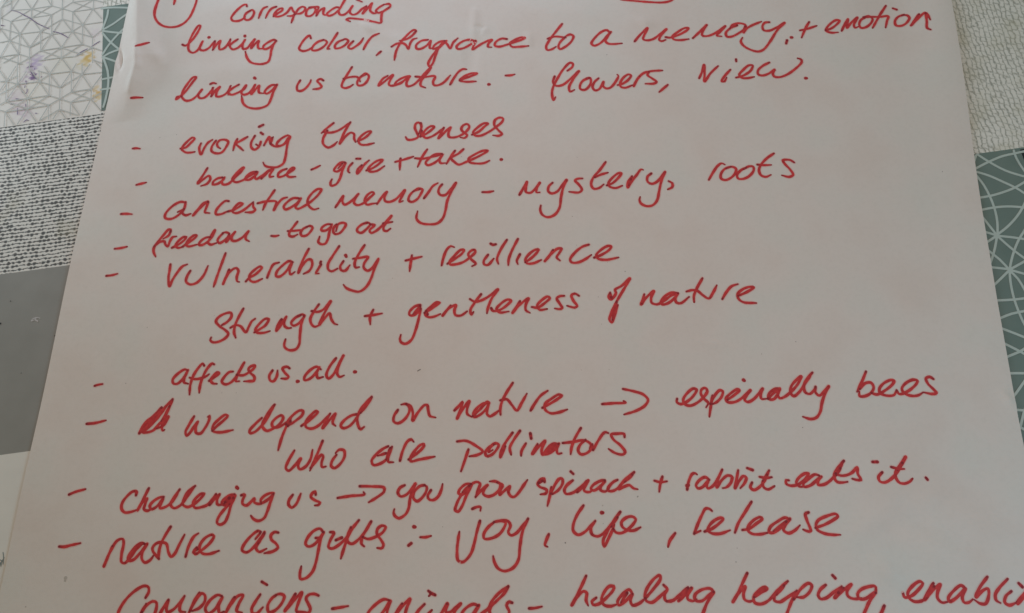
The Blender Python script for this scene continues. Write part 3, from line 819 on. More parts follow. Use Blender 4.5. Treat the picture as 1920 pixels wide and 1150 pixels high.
# ------------------------------------------------------------------ the handwriting
# L line, T origin of the tracing tile (five tile units to a photograph pixel), W word, then its pen strokes
INK = """
L 0
T 220 0
W circled number one
395,-25 370,40 350,110 352,160 380,210 430,245 500,257 570,247 630,215 680,160 715,90 740,20 747,-25
547,-25 530,45
W Corresponding
1215,62 1210,45 1185,48 1130,90 1085,140 1068,170 1080,195 1115,200 1160,190 1200,160
1250,100 1205,130 1190,165 1205,188 1240,185 1270,155 1282,115 1265,95 1225,112
1405,65 1370,80 1345,120 1325,172
1490,65 1450,80 1415,120 1390,172
1465,155 1500,130 1545,100 1550,80 1520,85 1485,115 1470,145 1490,158 1540,150 1590,120 1630,72 1645,100 1665,130 1640,150 1593,152
T 520 0
165,120 150,165 132,215
165,140 200,85 235,65 262,75 255,100 225,125 170,135
335,72 290,85 270,120 275,150 310,152 345,125 360,90 340,70 310,76
300,72 345,68 385,68 372,110 366,152
366,150 400,100 440,78 432,110 435,138 470,145
590,78 555,70 500,100 465,135 480,150 530,135 590,80
645,-20 600,60 575,110 590,140 625,140 670,105 705,58 685,90 680,118 705,140 745,130 795,85 830,60
835,60 800,130 850,75 888,32 872,80 872,105 905,127 945,120
1000,45 950,75 925,105 945,122 990,110 1040,80 1060,58 1050,40 1000,45
1045,72 985,120 975,170 970,215 900,205 820,188 740,178 670,175 650,185 685,205
745,-2 795,20
T 1120 0
W underlining arc
220,-4 350,10 500,22 610,25 680,12 730,-20
L 1
T 220 0
W dash
172,432 230,418 300,400
W linking
610,420 640,430 690,390 750,310 778,245 765,240 720,300 680,380 665,440 675,480 710,497 755,470 800,390 775,435 775,465 810,475 860,450 912,385
915,388 895,470
895,470 930,420 965,385 955,430 960,465 1000,455 1040,410 1058,370
1060,370 1045,430
1130,370 1085,400 1055,430 1080,465 1130,450 1175,410 1197,375 1175,420 1180,460 1215,455 1260,400 1288,370 1265,415 1255,455 1290,415 1325,385 1318,420 1325,455 1380,457
1490,385 1470,375 1420,395 1370,435 1370,460 1400,460 1450,430 1490,385 1470,410 1445,470 1435,530 1415,580 1370,600 1310,602 1250,585 1215,540 1200,485
858,352 864,352
1195,338 1198,343
T 520 0
W colour
315,362 302,335 265,360 220,420 205,460 235,480 290,470 335,438
435,375 380,395 335,435 325,470 360,475 420,450 465,400 450,380 420,378
565,310 520,380 480,440 470,460 492,460
625,372 570,395 540,430 545,455 590,450 640,420 665,385 640,368 600,380
712,388 680,420 665,445 690,460 730,440 780,400 807,358
808,465 840,405 890,345 955,315
970,485 930,520
W fragrance
1275,325 1300,290 1285,282 1250,300 1190,360 1150,410 1115,480 1097,565
1298,295 1270,330 1220,365 1145,385
1070,440 1120,412 1180,408 1210,430 1228,460 1250,400 1275,370 1308,360
1412,375 1350,385 1300,430 1310,460 1350,458 1410,420 1438,383 1430,420 1432,455 1462,450
1570,385 1520,395 1470,430 1460,460 1500,450 1560,410 1585,385 1530,435 1450,530 1415,600 1428,627 1455,600 1480,530 1520,440 1565,395 1595,420 1620,457 1650,400 1692,360
T 820 0
355,390 290,375 220,400 180,440 190,460 240,455 310,420 360,385 340,430 330,465 380,435 430,405 512,375 480,410 475,440 510,445
652,368 600,365 545,400 540,430 580,440 640,425 700,405 760,385 822,357 790,352 720,380 680,410 700,440 770,440 857,432
W to
1170,225 1110,300 1050,380 1020,440 1030,470 1070,465 1112,440
1035,365 1100,345 1170,350 1205,355
1195,352 1150,400 1135,440 1150,462 1200,440 1260,385 1275,340 1245,325 1190,350
W a
1620,312 1590,285 1540,300 1470,365 1445,410 1470,430 1530,405 1600,330 1627,300 1590,355 1575,385 1600,410 1650,415 1732,408
T 1120 0
W memory
350,390 400,330 470,265 440,330 430,370 470,380 530,365 590,320 648,275 600,330 580,375 600,388 640,375
640,350 680,355 760,330 840,285 855,265 820,265 750,305 700,350 720,372 780,378 857,368
895,360 960,300 1025,235 985,300 985,335 1030,340 1110,310 1200,245 1150,300 1120,335 1165,343
1310,240 1250,265 1205,310 1215,345 1260,345 1330,310 1390,265 1385,235 1330,220 1270,235 1240,268
1385,250 1370,308 1400,270 1450,240 1540,203
1612,210 1570,215 1548,250 1560,285 1610,290 1680,260 1755,215 1690,280 1620,390 1560,465 1510,485 1440,470 1370,430 1345,390 1360,355
1778,380 1770,410
1818,353 1826,353
T 1420 0
W plus sign
485,208 450,270 415,355
400,287 460,275 557,243
W emotion
640,285 690,270 750,225 770,195 740,190 690,220 650,265 645,290 690,308 757,305
790,292 815,240 850,180 845,220 840,262 880,215 938,165 920,200 905,235 915,262 950,250
1010,165 970,190 955,230 970,262 1010,260 1060,225 1080,180 1050,155 990,162
1205,55 1150,140 1110,210 1080,265
1000,162 1070,160 1150,160 1225,155 1215,200 1202,262
1270,80 1305,92
1375,140 1320,160 1290,200 1300,240 1345,245 1395,220 1425,170 1400,145 1355,148
1515,135 1480,185 1440,242 1500,180 1575,120 1592,135 1620,185
1578,125 1588,200 1592,265 1625,280
L 2
T 220 0
W dash
130,920 180,916 240,917
W linking
600,905 560,910 552,932 620,880 700,780 738,725 715,725 650,800 610,870 605,910 640,945 690,940 740,905 793,842 760,890 770,920 810,920 860,880 902,822
895,825 880,908
880,905 920,850 962,815 930,870 930,905 970,905 1030,870 1065,805
1060,810 1040,890
1140,795 1080,830 1040,870 1070,890 1120,875 1190,835 1207,802 1170,850 1165,880 1190,890 1240,870 1292,797 1255,885 1330,805 1325,840 1330,870 1375,877
1490,800 1450,800 1400,835 1380,870 1400,880 1450,850 1497,795 1460,870 1440,930 1410,985 1360,1010 1290,1020 1220,1005 1180,970 1165,900
872,790 900,780 927,786
1286,732 1294,738
T 520 0
W us
215,755 185,810 190,850 220,855 265,830 310,770 315,752
432,757 405,742 375,760 400,790 415,815 390,832 335,838
W to
700,630 650,710 610,780 605,815 635,828 680,815 710,795
620,740 680,725 750,725 778,768
835,698 785,720 750,770 755,800 800,800 840,765 858,715 830,690 785,715
W nature
1035,712 990,740 950,805 1000,770 1083,705 1060,750 1045,790 1060,805 1120,795 1200,750 1243,718 1180,730 1115,770 1105,795 1150,785 1235,722 1210,780 1220,810 1270,800 1330,750 1400,670 1440,635 1380,720 1345,770 1345,805 1390,825
1295,720 1370,725 1478,718 1460,770 1470,800 1510,800 1560,775 1622,708
1620,795 1655,735 1700,675 1740,650 1775,652
1710,755 1790,725 1872,690 1820,690 1750,720 1710,755 1760,768 1862,765
T 820 0
481,793 489,793
W dash
640,710 690,708 727,698
W flowers
1220,665 1265,630 1270,600 1245,590 1190,640 1130,730 1085,820 1075,880 1090,940 1107,912
1100,718 1085,770 1110,805 1170,800 1250,740 1327,668 1270,750 1235,820 1245,860 1287,843
1425,733 1370,755 1340,795 1340,835 1380,845 1420,815 1440,770 1430,730 1395,735
1512,735 1470,775 1455,820 1480,850 1520,835 1557,770 1552,805 1580,830 1620,825 1670,770 1697,712 1685,700
1690,800 1730,790 1790,750 1815,710 1790,700 1745,730 1715,780 1720,815 1760,825 1830,800
T 1120 0
395,715 365,760 342,810 380,740 430,690 500,670 612,662
485,675 470,705 510,735 555,770 530,785 450,787
660,797 580,865
W view
955,735 980,680 1000,610 1005,700 1005,765 1060,690 1132,620
1247,655 1190,720 1165,765 1190,765 1212,728
1300,558 1302,577
1300,730 1370,710 1440,660 1455,615 1420,615 1370,655 1330,705 1350,730 1400,735 1472,722
1612,588 1550,620 1505,665 1510,700 1550,710 1610,690 1662,653 1645,690 1660,720 1710,725 1780,700 1870,635 1915,585 1910,560 1875,548
T 1420 0
452,735 462,735
L 3
T 220 200
W dash
145,394 180,392 212,396
W evoking
592,395 640,385 690,340 725,300 705,292 660,325 615,375 605,400 640,430 690,432 727,425
785,345 768,390 785,448 815,390 850,340 892,312
925,320 885,380 885,420 930,440 980,430 1020,380 1040,330 1010,312 960,318 935,350 945,380 968,395
1125,305 1100,360 1085,415
1220,285 1160,320 1115,350 1150,385 1180,412
1290,275 1255,340 1258,385 1285,405 1325,380 1345,330 1330,370 1300,355
1375,365 1400,320 1425,285 1430,320 1435,345 1462,285
1435,345 1450,290
1435,350 1480,375 1530,370 1580,340 1620,285 1600,272 1540,300 1500,340 1495,365 1530,368 1570,345 1605,295 1590,380 1575,480 1555,535 1500,568 1430,570 1385,555 1367,525
1345,245 1365,260
1330,190 1368,172
L 4
W dash
178,735 220,725 272,712
W balance
845,578 800,650 755,720 810,680 860,650 872,680 840,725 785,745
985,665 940,675 900,705 895,730 940,725 990,690 1005,665 980,700 990,730 1040,725 1110,660 1160,610 1185,572 1160,585 1105,640 1080,685 1110,710 1180,690 1240,650 1305,620
1305,612 1260,620 1210,655 1200,685 1240,685 1300,640 1315,615 1290,650 1300,680 1350,655 1425,595 1350,680
1350,675 1400,620 1462,585 1430,640 1430,660 1465,655
1588,585 1545,600 1510,630 1510,660 1550,655 1610,620 1660,580 1650,572 1610,600 1590,640 1610,660 1670,658
W dash
1820,592 1860,575 1903,553
L 5
W dash
35,1008 85,1006 138,1010
W ancestral
640,900 590,895 510,940 450,1010 450,1045 500,1055 570,1020 625,960 640,895 625,960 565,990
625,960 610,1000 640,1020 690,1005
850,895 810,905 760,960 710,1022 760,970 850,892 830,960 820,990 865,1000
1045,888 1015,885 960,930 925,980 925,1010 970,1010 1040,980
1035,985 1090,970 1150,935 1175,912 1150,905 1105,940 1080,985 1110,1000 1170,980 1225,940 1275,895
1272,900 1275,940 1292,970 1265,990 1200,992
1475,785 1430,850 1390,910 1365,970
1315,908 1400,890 1490,893 1480,940 1468,970 1510,905 1550,865 1592,852
1705,862 1650,860 1595,895 1560,940 1575,965 1630,945 1690,900 1720,862 1690,910 1670,945 1690,960 1750,935 1830,880 1890,820 1912,778 1880,775 1820,820 1785,880 1795,930 1840,965 1888,955
T 580 200
W memory
245,945 290,880 318,838 310,890 330,920 390,890 460,820 425,870 420,905 450,925 510,905 560,860 605,815 590,802 545,830 520,880 540,920 590,912 640,905
635,915 680,850 728,800 705,850 710,885 750,895 810,870 895,785 870,840 845,895 878,885
1035,775 985,790 940,835 930,880 960,895 1010,870 1045,820 1060,780 1020,770 970,800
1075,860 1120,800 1160,745 1205,718
1245,730 1220,760 1210,800 1230,830 1275,830 1330,770 1375,715 1335,790 1295,880 1275,980 1250,1050 1200,1095 1120,1105 1040,1090 1005,1050 1015,980
W dash
1622,803 1680,802 1728,793
T 900 250
W mystery
370,578 410,510 440,455 430,510 430,550 470,560 520,520 560,465 535,510 530,555 560,555
680,465 645,500 640,545 670,565 720,550 770,490 812,438 780,510 760,600 745,700 700,765 635,788 585,765 565,720 570,678
960,425 915,428 890,445 920,475 955,530 930,555 835,550
1178,270 1120,350 1060,420 1042,480 1065,520 1115,515 1160,480
1075,415 1130,390 1200,370
1190,490 1240,470 1300,415 1325,375 1300,375 1240,420 1205,470 1215,500 1270,515 1335,492
1425,405 1385,470 1385,510 1430,440 1470,390 1510,340 1532,345
1415,430 1395,490
1605,378 1570,410 1572,455 1610,475 1660,455 1735,362 1705,430 1680,540 1660,630 1620,675 1565,685 1510,660 1495,625 1502,597
1768,450 1802,470 1802,505 1760,528
T 1180 240
W roots
745,488 790,410 830,355 865,333 895,345
950,365 895,385 860,430 860,475 900,490 950,470 990,430 1000,385 960,365 905,385
1095,375 1050,395 1010,440 1020,475 1060,480 1120,455 1165,400 1160,365 1120,362 1070,390
1355,240 1290,285 1235,345 1215,395 1235,445 1280,460 1328,440
1200,345 1260,350 1332,348
1545,325 1505,302 1440,305 1455,335 1510,395 1535,440 1500,460 1428,445
L 3
T 580 200
W the
228,155 170,200 115,250
130,240 200,245 260,230 330,190 385,148
170,225 130,300 130,350 175,385 225,365 262,330
385,148 330,240 285,350 330,290 390,245 420,260 420,300 435,335
450,325 510,300 560,260 578,235 550,235 490,275 460,320 480,355 530,360 608,343
W senses
1045,170 1025,150 1000,160 990,200 1010,250 1020,285 970,310 920,310 903,285
1045,155 1050,200 1025,260
1055,225 1040,280
1040,285 1090,260 1150,215 1170,190 1140,185 1090,220 1065,265 1090,295 1140,285 1200,250 1265,198
1260,200 1210,300 1250,260 1325,195 1305,245 1310,285 1360,290 1420,270 1470,235 1500,190 1480,165 1440,180 1425,215 1450,245 1480,270 1455,295 1415,290
1525,265 1590,235 1640,190 1675,160 1640,158 1580,195 1535,245 1550,270 1600,275 1680,240 1760,185 1810,140 1815,112 1780,105 1740,130 1735,175 1770,220 1805,260 1775,275 1720,270
L 4
W give
335,525 300,525 250,565 232,600 260,610 310,575 340,530 310,600 285,680 250,730 205,742 198,715 212,682
310,535 270,580
405,530 370,570 365,610 380,622
440,490 478,490
492,550 455,590 450,630 485,590 520,540 560,505
535,600 590,580 650,540 685,502 650,505 590,540 550,590 570,610 630,605 705,558
W plus sign
855,488 850,540 848,595
805,520 880,500 975,470
W take
1105,402 1060,470 1015,568
990,485 1060,490 1140,475 1240,450
1245,445 1180,450 1120,490 1090,530 1110,550 1170,530 1230,480 1250,450 1220,500 1230,530 1280,530
1365,415 1320,480 1285,540
1445,400 1400,440 1330,485 1360,520 1400,545 1470,520 1540,490 1620,450 1670,415 1630,415 1560,445 1495,490 1500,520 1570,535 1640,530 1688,508
1798,497 1804,497
L 6
T 200 380
W dash
75,434 130,428 192,414
W freedom
600,280 600,255 580,255 530,310 480,370 445,420 440,460 460,510
600,270 580,310 530,340
445,410 500,370 540,365 550,390 572,412 595,360 620,325 655,318
612,425 680,390 735,345 745,325 720,325 670,365 645,400 665,425 720,415
710,415 770,375 835,325 845,308 820,308 765,355 745,395 765,412 845,395
970,325 930,330 880,365 865,395 890,400 945,370 985,325 1015,260 985,300 965,345 950,375 975,395 1030,380
1090,290 1060,320 1040,355 1055,380 1100,360 1140,320 1150,295 1120,280 1085,285
1150,295 1120,370 1165,320 1205,275 1175,320 1175,355 1210,360 1270,330 1330,270 1305,310 1305,345 1338,365
W dash
1543,313 1580,316 1615,308
T 500 380
W to
288,180 250,230 212,285 215,312 245,320 290,300
198,268 260,265 330,258
385,225 340,250 318,285 330,312 370,310 410,275 430,235 410,220 370,230
W go
600,205 565,205 515,240 515,262 555,262 600,230 612,205 590,270 575,340 550,385 515,392 485,372 497,320
655,205 630,235 625,275 640,295 680,290 720,250 742,205 720,190 670,205 650,270
W out
945,190 895,205 850,245 850,270 885,285 930,255 970,205 945,187 910,195
970,205 1010,212 965,262 980,285 1020,270 1075,225 1170,125 1130,180 1095,235 1100,262 1125,268 1160,245
1090,195 1180,182
L 7
T 200 380
W dash
-3,688 50,682 102,668
W vulnerability
598,580 590,640 580,700 590,785 615,730 660,660 710,600 755,580
785,640 755,690 745,740 780,768 840,755 905,690 950,595
1115,475 1080,570 1040,680 1003,790
1148,630 1120,700 1092,765 1120,700 1165,640 1215,615 1235,640 1220,700 1225,740 1245,745
1305,740 1340,705 1400,670 1455,610 1440,600 1390,630 1340,685 1345,730 1385,745 1460,715
T 500 380
5,705 30,640 65,580 118,562
245,560 210,550 150,590 95,650 90,690 120,695 180,650 235,570 215,630 225,675 265,650
395,435 350,520 320,590 297,660 330,600 380,540 415,535 428,580 400,640 345,670
510,580 480,630 462,665 490,665
508,555 502,570
680,410 620,500 575,580 580,630 610,645 665,620
720,550 690,600 700,635 735,640 780,588
740,495 747,508
918,400 860,490 825,570 835,610 870,605
810,528 880,518 950,512 915,570 910,610 945,640 985,620 1020,570 1048,528 1010,620 980,710 935,790 870,835 800,825 745,800 720,770
W plus sign
1362,495 1350,570 1340,645
1302,545 1370,528 1455,508
T 800 420
W resillience
140,390 160,310 190,240 225,210 260,220
195,375 260,330 330,280 350,245 320,245 260,300 215,355 220,380 270,380 340,360 400,320 455,265 450,245 420,250 390,285 415,330 460,375 425,398
575,290 535,350 540,380 575,385 630,325
600,186 620,197 648,192
752,150 695,240 660,330 672,375
855,142 800,250 770,330 765,388
875,285 845,350 855,378
925,360 970,330 1020,285 1050,240 1015,245 955,290 925,340 940,370 1000,370 1075,338
1185,245 1150,300 1108,350 1160,290 1225,235 1265,232 1245,270 1220,315 1250,345
1520,195 1460,215 1390,270 1345,335 1360,362 1420,362 1490,330 1545,290
1570,318 1640,290 1710,245 1730,212 1700,208 1640,240 1590,295 1605,325 1680,338 1800,315
L 8
T 380 550
W Strength
180,300 230,270 270,220 265,185 220,188 150,225 125,265 160,310 210,345 240,380 220,415 150,455 95,460 72,440 80,415
382,145 340,220 305,300 295,370 310,418
260,325 310,300 355,310 405,365 435,310 460,265 492,240
485,368 540,335 590,300 618,245 590,240 530,290 495,345 510,370 570,372 632,355
740,245 705,300 690,355 740,290 785,220 765,270 770,310 800,328 830,325
920,205 870,230 830,280 850,305 900,285 940,240 955,210 925,200 890,215
950,215 925,290 912,400 905,480 875,525 815,535 772,510 765,480 778,430
1090,105 1045,170 1010,240 1020,290 1050,315 1095,300
1022,168 1080,175 1130,155 1200,75 1150,170 1095,295 1140,240 1190,190 1205,240 1235,285 1265,295
W plus sign
1600,155 1570,220 1572,293
1520,215 1600,205 1682,190
T 660 520
W gentleness
640,260 590,275 540,325 540,355 585,355 635,300 645,260
645,295 625,390 595,500 555,590 500,625 460,610 450,580 458,540
640,270 570,350
680,335 740,300 800,255 820,240 795,235 735,280 690,330 690,355 720,375 770,370 830,345
695,315 710,350
925,265 890,310 850,360 900,300 975,262 960,310 970,355 1020,360 1080,320
1210,160 1150,240 1110,310 1120,350 1140,325
1105,205 1150,230 1220,215 1290,175 1368,115 1310,200 1275,290 1265,340
1305,290 1320,315 1380,310 1450,265 1490,220 1460,210 1400,245 1355,300 1385,330 1470,322
1575,225 1540,280 1505,335 1560,270 1655,200 1630,255 1630,310 1670,335
1685,280 1740,285 1810,240 1855,195 1835,182 1780,215 1735,270 1760,305 1830,298
T 800 420
1290,675 1245,680 1220,700 1245,745 1270,790 1245,800 1200,793
1428,675 1390,655 1358,670 1375,720 1410,770 1390,785 1315,768
T 1120 480
W of
120,345 105,385 125,410 155,385 175,345 165,320 230,280 305,212 250,310 180,430 130,540 115,600 135,625 155,580 175,510 195,460
120,350 130,390
180,430 140,600
W nature
440,360 430,400 410,455 460,390 530,330 505,390 510,440 560,455 620,425 690,375 755,352
755,350 700,345 640,375 595,430 605,455 660,445 720,400 757,350 730,400 740,435 780,445 860,385
985,210 930,310 905,380 908,435
835,335 890,322 940,330 990,370 1045,400 1085,345 1120,275
1172,405 1210,340 1260,285 1318,265
1320,375 1400,340 1465,295 1440,290 1370,310 1315,360 1325,405 1370,435 1490,443
T 380 550
L 9
T 380 550
W us
655,725 625,775 635,820 665,825 695,780 702,725
815,705 790,690 750,705 770,745 805,785 790,800 735,800
888,827 898,827
W all
1108,715 1070,690 1010,720 955,785 955,815 1000,805 1060,750 1095,695 1070,750 1080,795 1130,785
1250,610 1190,690 1160,770 1180,800 1220,770 1270,680 1320,585 1280,670 1260,750 1285,785 1328,770
1425,738 1435,738
L 9
T 150 650
W dash
137,369 175,358 212,352
W affects
1010,225 985,215 930,245 870,310 875,345 910,350 960,310 1000,250 1012,222 980,290 975,335 1015,350
1165,180 1150,160 1115,195 1065,270 1035,360 1027,450
1258,168 1240,160 1195,205 1150,290 1125,370 1118,435
1028,292 1070,305 1130,300 1190,275 1210,260
1210,322 1255,290 1305,250 1290,240 1250,275 1225,315 1245,345 1285,350
1435,235 1400,240 1350,290 1330,330 1360,355 1410,340 1460,290 1540,150 1495,230 1465,300 1460,325 1495,325
1470,265 1530,270 1580,245 1630,205 1640,180 1605,185 1580,210 1595,245 1635,285 1630,320 1590,325 1535,327
L 10
W dash
62,725 140,718 245,692
W crossed out letter
765,572 690,650 610,720 555,815 640,720 770,600 865,495
868,495 830,590 800,660 770,740 775,790 793,780
555,815 610,770 680,690 760,620 800,570 720,680 640,760 590,805 680,790 750,720 830,655 780,740 720,770
840,560 790,660 760,700
W we
1070,655 1020,740 990,800 1000,835 1030,810 1070,750 1105,705 1085,760 1090,810 1130,815 1175,760 1210,690 1215,650 1200,660
1240,790 1290,740 1350,690 1385,650 1365,640 1300,685 1250,740 1245,790 1310,805 1435,783
T 450 690
W depend
205,470 150,520 90,590 95,612 140,600 200,545 250,480 325,345
325,345 260,430 215,510 210,550 250,590 310,570 370,530 405,470 390,445 340,470 300,520 310,555 360,555 410,530 475,480
475,475 430,560 390,660 358,772
430,530 490,450 560,400 590,405 585,440 530,490 450,545
450,545 475,500
575,545 640,500 700,450 730,415 715,405 660,450 615,510 620,555 670,570 730,545 790,490 845,430
845,430 805,500 775,565 830,500 895,430 875,480 870,520 898,545
1100,435 1050,445 980,490 945,540 965,565 1020,550 1080,490 1120,430
1235,270 1180,330 1120,410 1100,480 1110,545 1130,575 1165,553
1235,275 1190,350 1130,425
W on
1480,395 1445,450 1440,500 1475,520 1530,495 1580,430 1590,380 1560,340 1510,345
1560,340 1600,360 1620,420 1620,495 1660,430 1730,350 1755,350 1765,400 1780,450 1835,466
T 820 690
W nature
160,400 200,360 235,322 215,400 185,475 230,400 300,312 280,380 280,430 320,460
330,455 400,390 470,320 485,330 430,335 370,380 340,425 345,460 400,440 470,370 480,330 470,390 465,430 490,455 540,430 590,390
708,140 650,230 605,320 590,390 593,440
590,305 650,295 700,350 745,400 790,330 840,240
875,400 910,340 970,260 1035,215
985,375 1050,340 1130,290 1165,260 1140,250 1070,290 1010,340 1010,390 1060,425 1130,420 1220,390
W arrow
1545,340 1650,332 1765,325 1745,310
T 1100 670
340,298 440,320 530,350 575,400 550,450 470,500 350,538
W especially
848,390 845,420 880,440 950,410 1010,350 1030,305 1000,295 940,340 905,400 920,440 970,455 1040,425 1100,370 1130,320 1115,290 1080,300 1070,340 1100,390 1140,430 1120,470
1180,360 1165,450 1150,560
1160,440 1200,360 1250,310 1275,320 1265,370 1220,420 1180,440
1320,400 1390,350 1430,310 1415,300 1350,340 1305,390 1320,420 1390,420 1460,380 1535,310 1500,360 1480,400 1510,420 1570,390 1650,295 1630,345 1640,390 1690,390
1800,295 1760,300 1705,350 1705,390 1750,395 1790,350 1815,305
1470,214 1478,220
T 1400 650
200,490 250,440 310,395 290,450 310,485 350,475 420,420 480,350 510,280 470,310 420,370 410,430 440,465 490,430 550,340 615,245
615,245 560,310 535,380 550,430 590,445 630,410 645,375
645,378 645,430 680,460 720,430 770,372 730,450 705,530 690,610 655,665 600,680 525,658
W bees
1118,235 1080,330 1035,425
1060,400 1110,345 1165,340 1190,380 1170,430 1110,465 1060,465 1055,420
1170,435 1220,450 1300,410 1370,350 1380,320 1350,315 1285,345 1245,395 1250,435 1310,460 1380,455 1405,410
1405,410 1430,445 1510,420 1590,350 1600,320 1560,312 1490,345 1455,395 1470,430 1530,460 1600,460 1655,430
1750,305 1715,285 1680,300 1700,350 1750,400 1778,435 1740,445 1660,430
L 11
T 450 690
W who
510,775 450,880 430,940 455,965 510,920 570,850 545,920 560,950 610,930 660,860 680,770
775,685 720,820 655,965
660,940 710,880 765,815 780,830 765,890 770,930 805,925
905,815 865,870 855,920 885,940 940,900 980,830 975,775 930,768 895,800
W are
1390,735 1340,760 1270,820 1235,870 1250,910 1310,900 1380,850 1425,745
1370,800 1290,825
1425,740 1390,830 1390,880 1440,885
1410,750 1370,860
1500,870 1525,780 1570,690 1605,672 1630,695
1580,860 1650,810 1720,740 1725,715 1690,725 1630,790 1600,840 1600,875 1680,860 1828,832
T 820 690
W pollinators
185,690 270,685 360,730 425,785 380,815 300,830
292,765 260,860 222,970
530,720 490,740 450,790 460,825 500,820 550,775 575,720 545,708 500,740 480,790 520,770
705,608 640,700 600,780 590,840 610,800 640,735
775,590 720,670 680,750 692,815
830,708 790,780 785,825
872,615 880,662
940,715 890,808 960,730 1010,685 980,760 985,815 1050,770 1130,710
1135,715 1090,710 1030,760 1000,810 1040,805 1100,765 1140,710 1120,760 1130,805 1165,800
1345,565 1290,660 1260,740 1250,810
1175,705 1270,695 1380,680 1440,720 1430,760
1390,675 1340,720 1320,775 1345,810 1400,800 1450,750 1455,715
1460,770 1510,680 1570,605 1605,612
1755,650 1750,620 1680,618 1630,625 1650,670 1720,730 1760,790 1740,812 1670,800 1605,760
L 12
T 100 860
W dash
148,338 210,312 303,287
W challenging
775,345 780,310 745,310 690,355 645,420 640,470 670,505 730,500 790,480
895,280 850,370 790,485 830,420 880,375 860,430 850,475 880,490 920,475
1035,360 1000,365 940,400 905,445 920,475 970,450 1030,375 1005,430 1000,465 1050,455 1110,410 1185,290
1185,290 1130,370 1100,430 1130,465 1190,440 1260,350 1330,258
1330,258 1265,310 1225,380 1215,430 1260,455 1330,420 1385,370 1415,330 1390,330 1335,375 1310,425 1330,462 1390,455 1450,430 1525,335
1525,335 1465,440
1465,435 1510,380 1560,335 1535,385 1540,430 1580,435
1700,335 1655,345 1600,385 1580,420 1610,440 1660,400 1705,345 1665,440 1640,530 1605,600 1560,620 1535,600 1555,540 1610,470 1655,420 1690,350 1640,390 1600,425
1650,370 1610,410
1690,370 1650,430
1720,270 1730,280
T 400 860
262,345 295,340 275,390 275,425 310,440 360,400 385,375 385,410 430,425 490,400 540,360 565,325 535,325 480,350 445,390 450,425
565,330 535,410 505,500 475,560 420,585 375,565 352,535
W us
745,340 710,390 705,430 735,460 775,430 820,330
960,340 955,310 925,330 915,360 950,390 1000,415 985,435 950,440
W arrow
1165,370 1280,352 1418,335 1408,315
1372,260 1480,262 1600,275 1600,310 1540,360 1458,410
W you
1795,250 1750,275 1730,320 1755,355 1800,345 1850,300 1895,235 1850,350 1830,470 1800,525 1740,560 1700,535 1690,505 1697,475
T 720 860
380,250 335,260 280,320 275,370 310,400 355,370 395,310 400,265 375,250
440,297 410,350 420,380 460,390 505,360 535,300 550,238
W grow
815,240 770,240 710,290 700,325 725,340 775,305 825,240 775,340 730,450 695,497 668,485 680,430 720,350 780,280 830,235 870,220 900,235 880,300 858,365
800,255 735,315
858,360 900,310 970,250 940,290 930,330 970,355 1030,340 1080,290 1090,240 1045,215 990,215
1060,225 1110,250 1090,300 1085,340 1120,310 1180,262 1165,310 1190,355 1220,360 1270,310 1310,250 1345,200
T 980 840
W spinach
205,320 200,290 170,295 140,340 160,365 225,395 220,425 165,437
150,330 185,310
270,370 255,450 232,545
265,430 300,350 345,290 370,290 375,330 340,390 280,435
470,305 415,350 390,395 405,430 460,425 520,390 600,315
600,310 555,370 510,420
515,415 570,360 615,305 585,360 575,400 620,415 660,395
770,305 730,310 660,350 640,385 665,400 720,370 770,315 735,360 730,395 770,410 800,395
890,300 850,320 805,370 800,400 840,405 890,380 950,310 1045,225
1045,228 980,290 920,350 900,385 960,360 1000,350 1040,380 1080,388
1030,250 960,320
450,222 475,245
W plus sign
1310,270 1290,340 1280,412
1235,308 1290,322 1352,314
T 1270 840
W rabbit
92,390 105,320 140,245 165,238 185,250
90,355 105,350
300,300 260,275 200,310 175,355 195,380 240,365 290,310 275,350 285,380 330,360 370,310 420,200
420,205 380,300 370,370 410,310 470,260 510,270 505,320 460,370 425,378
570,210 555,300 540,380 580,310 620,265 645,280 630,330 590,378
700,325 685,370 715,395 760,375 810,320 860,210
860,212 830,270 800,330 810,370 850,390 912,358
770,272 830,282 885,275
840,250 800,310
655,190 705,208
W eats
1045,305 1020,305 1020,335 1060,355 1130,345 1190,300 1230,240 1200,240 1140,280 1115,330 1140,360 1190,365
1330,260 1290,250 1230,290 1180,340 1190,365 1250,350 1310,300 1350,270 1320,310 1320,345 1370,345 1430,310 1490,240 1560,120
1560,122 1510,180 1475,240 1475,290 1500,320 1550,325 1595,318
1530,190 1490,260
1485,240 1530,260 1590,255 1640,230 1685,185 1690,240 1720,300 1690,302 1640,290
T 1450 820
W it
1020,330 985,375 1000,415 1040,425 1100,395 1160,330 1240,185 1195,250 1150,320 1145,370 1180,425 1230,435 1280,415 1305,388
1210,240 1165,310
1105,280 1165,295 1228,298
930,232 975,232
1430,380 1445,398
L 13
T 100 860
W dash
55,825 100,828 170,812 255,793
W nature
555,820 520,900 475,1010 530,880 600,770 650,755 660,790 640,900 640,970 670,980 720,930 780,850 840,800
855,800 820,795 750,850 700,930 705,955 750,950 810,890 880,800 835,880 830,940 860,975 910,950 940,910
1100,640 1050,720 1010,800 990,880 990,945
990,940 935,870 930,840 960,800 1010,785 1060,800 1080,880 1105,920 1140,890 1180,810 1230,715
1240,920 1270,820 1320,730 1360,702
1350,850 1320,870 1330,895 1390,860 1470,790 1505,730 1490,715 1430,740 1380,800 1370,850 1400,890 1460,895 1553,865
1345,835 1315,880 1350,895
T 400 860
W as
445,690 420,680 350,730 280,820 270,860 310,880 360,850 420,780 480,690 430,780 400,840 430,875 500,845
440,700 395,755
480,700 420,800
610,695 575,690 540,720 545,760 590,800 605,835 560,870 478,888
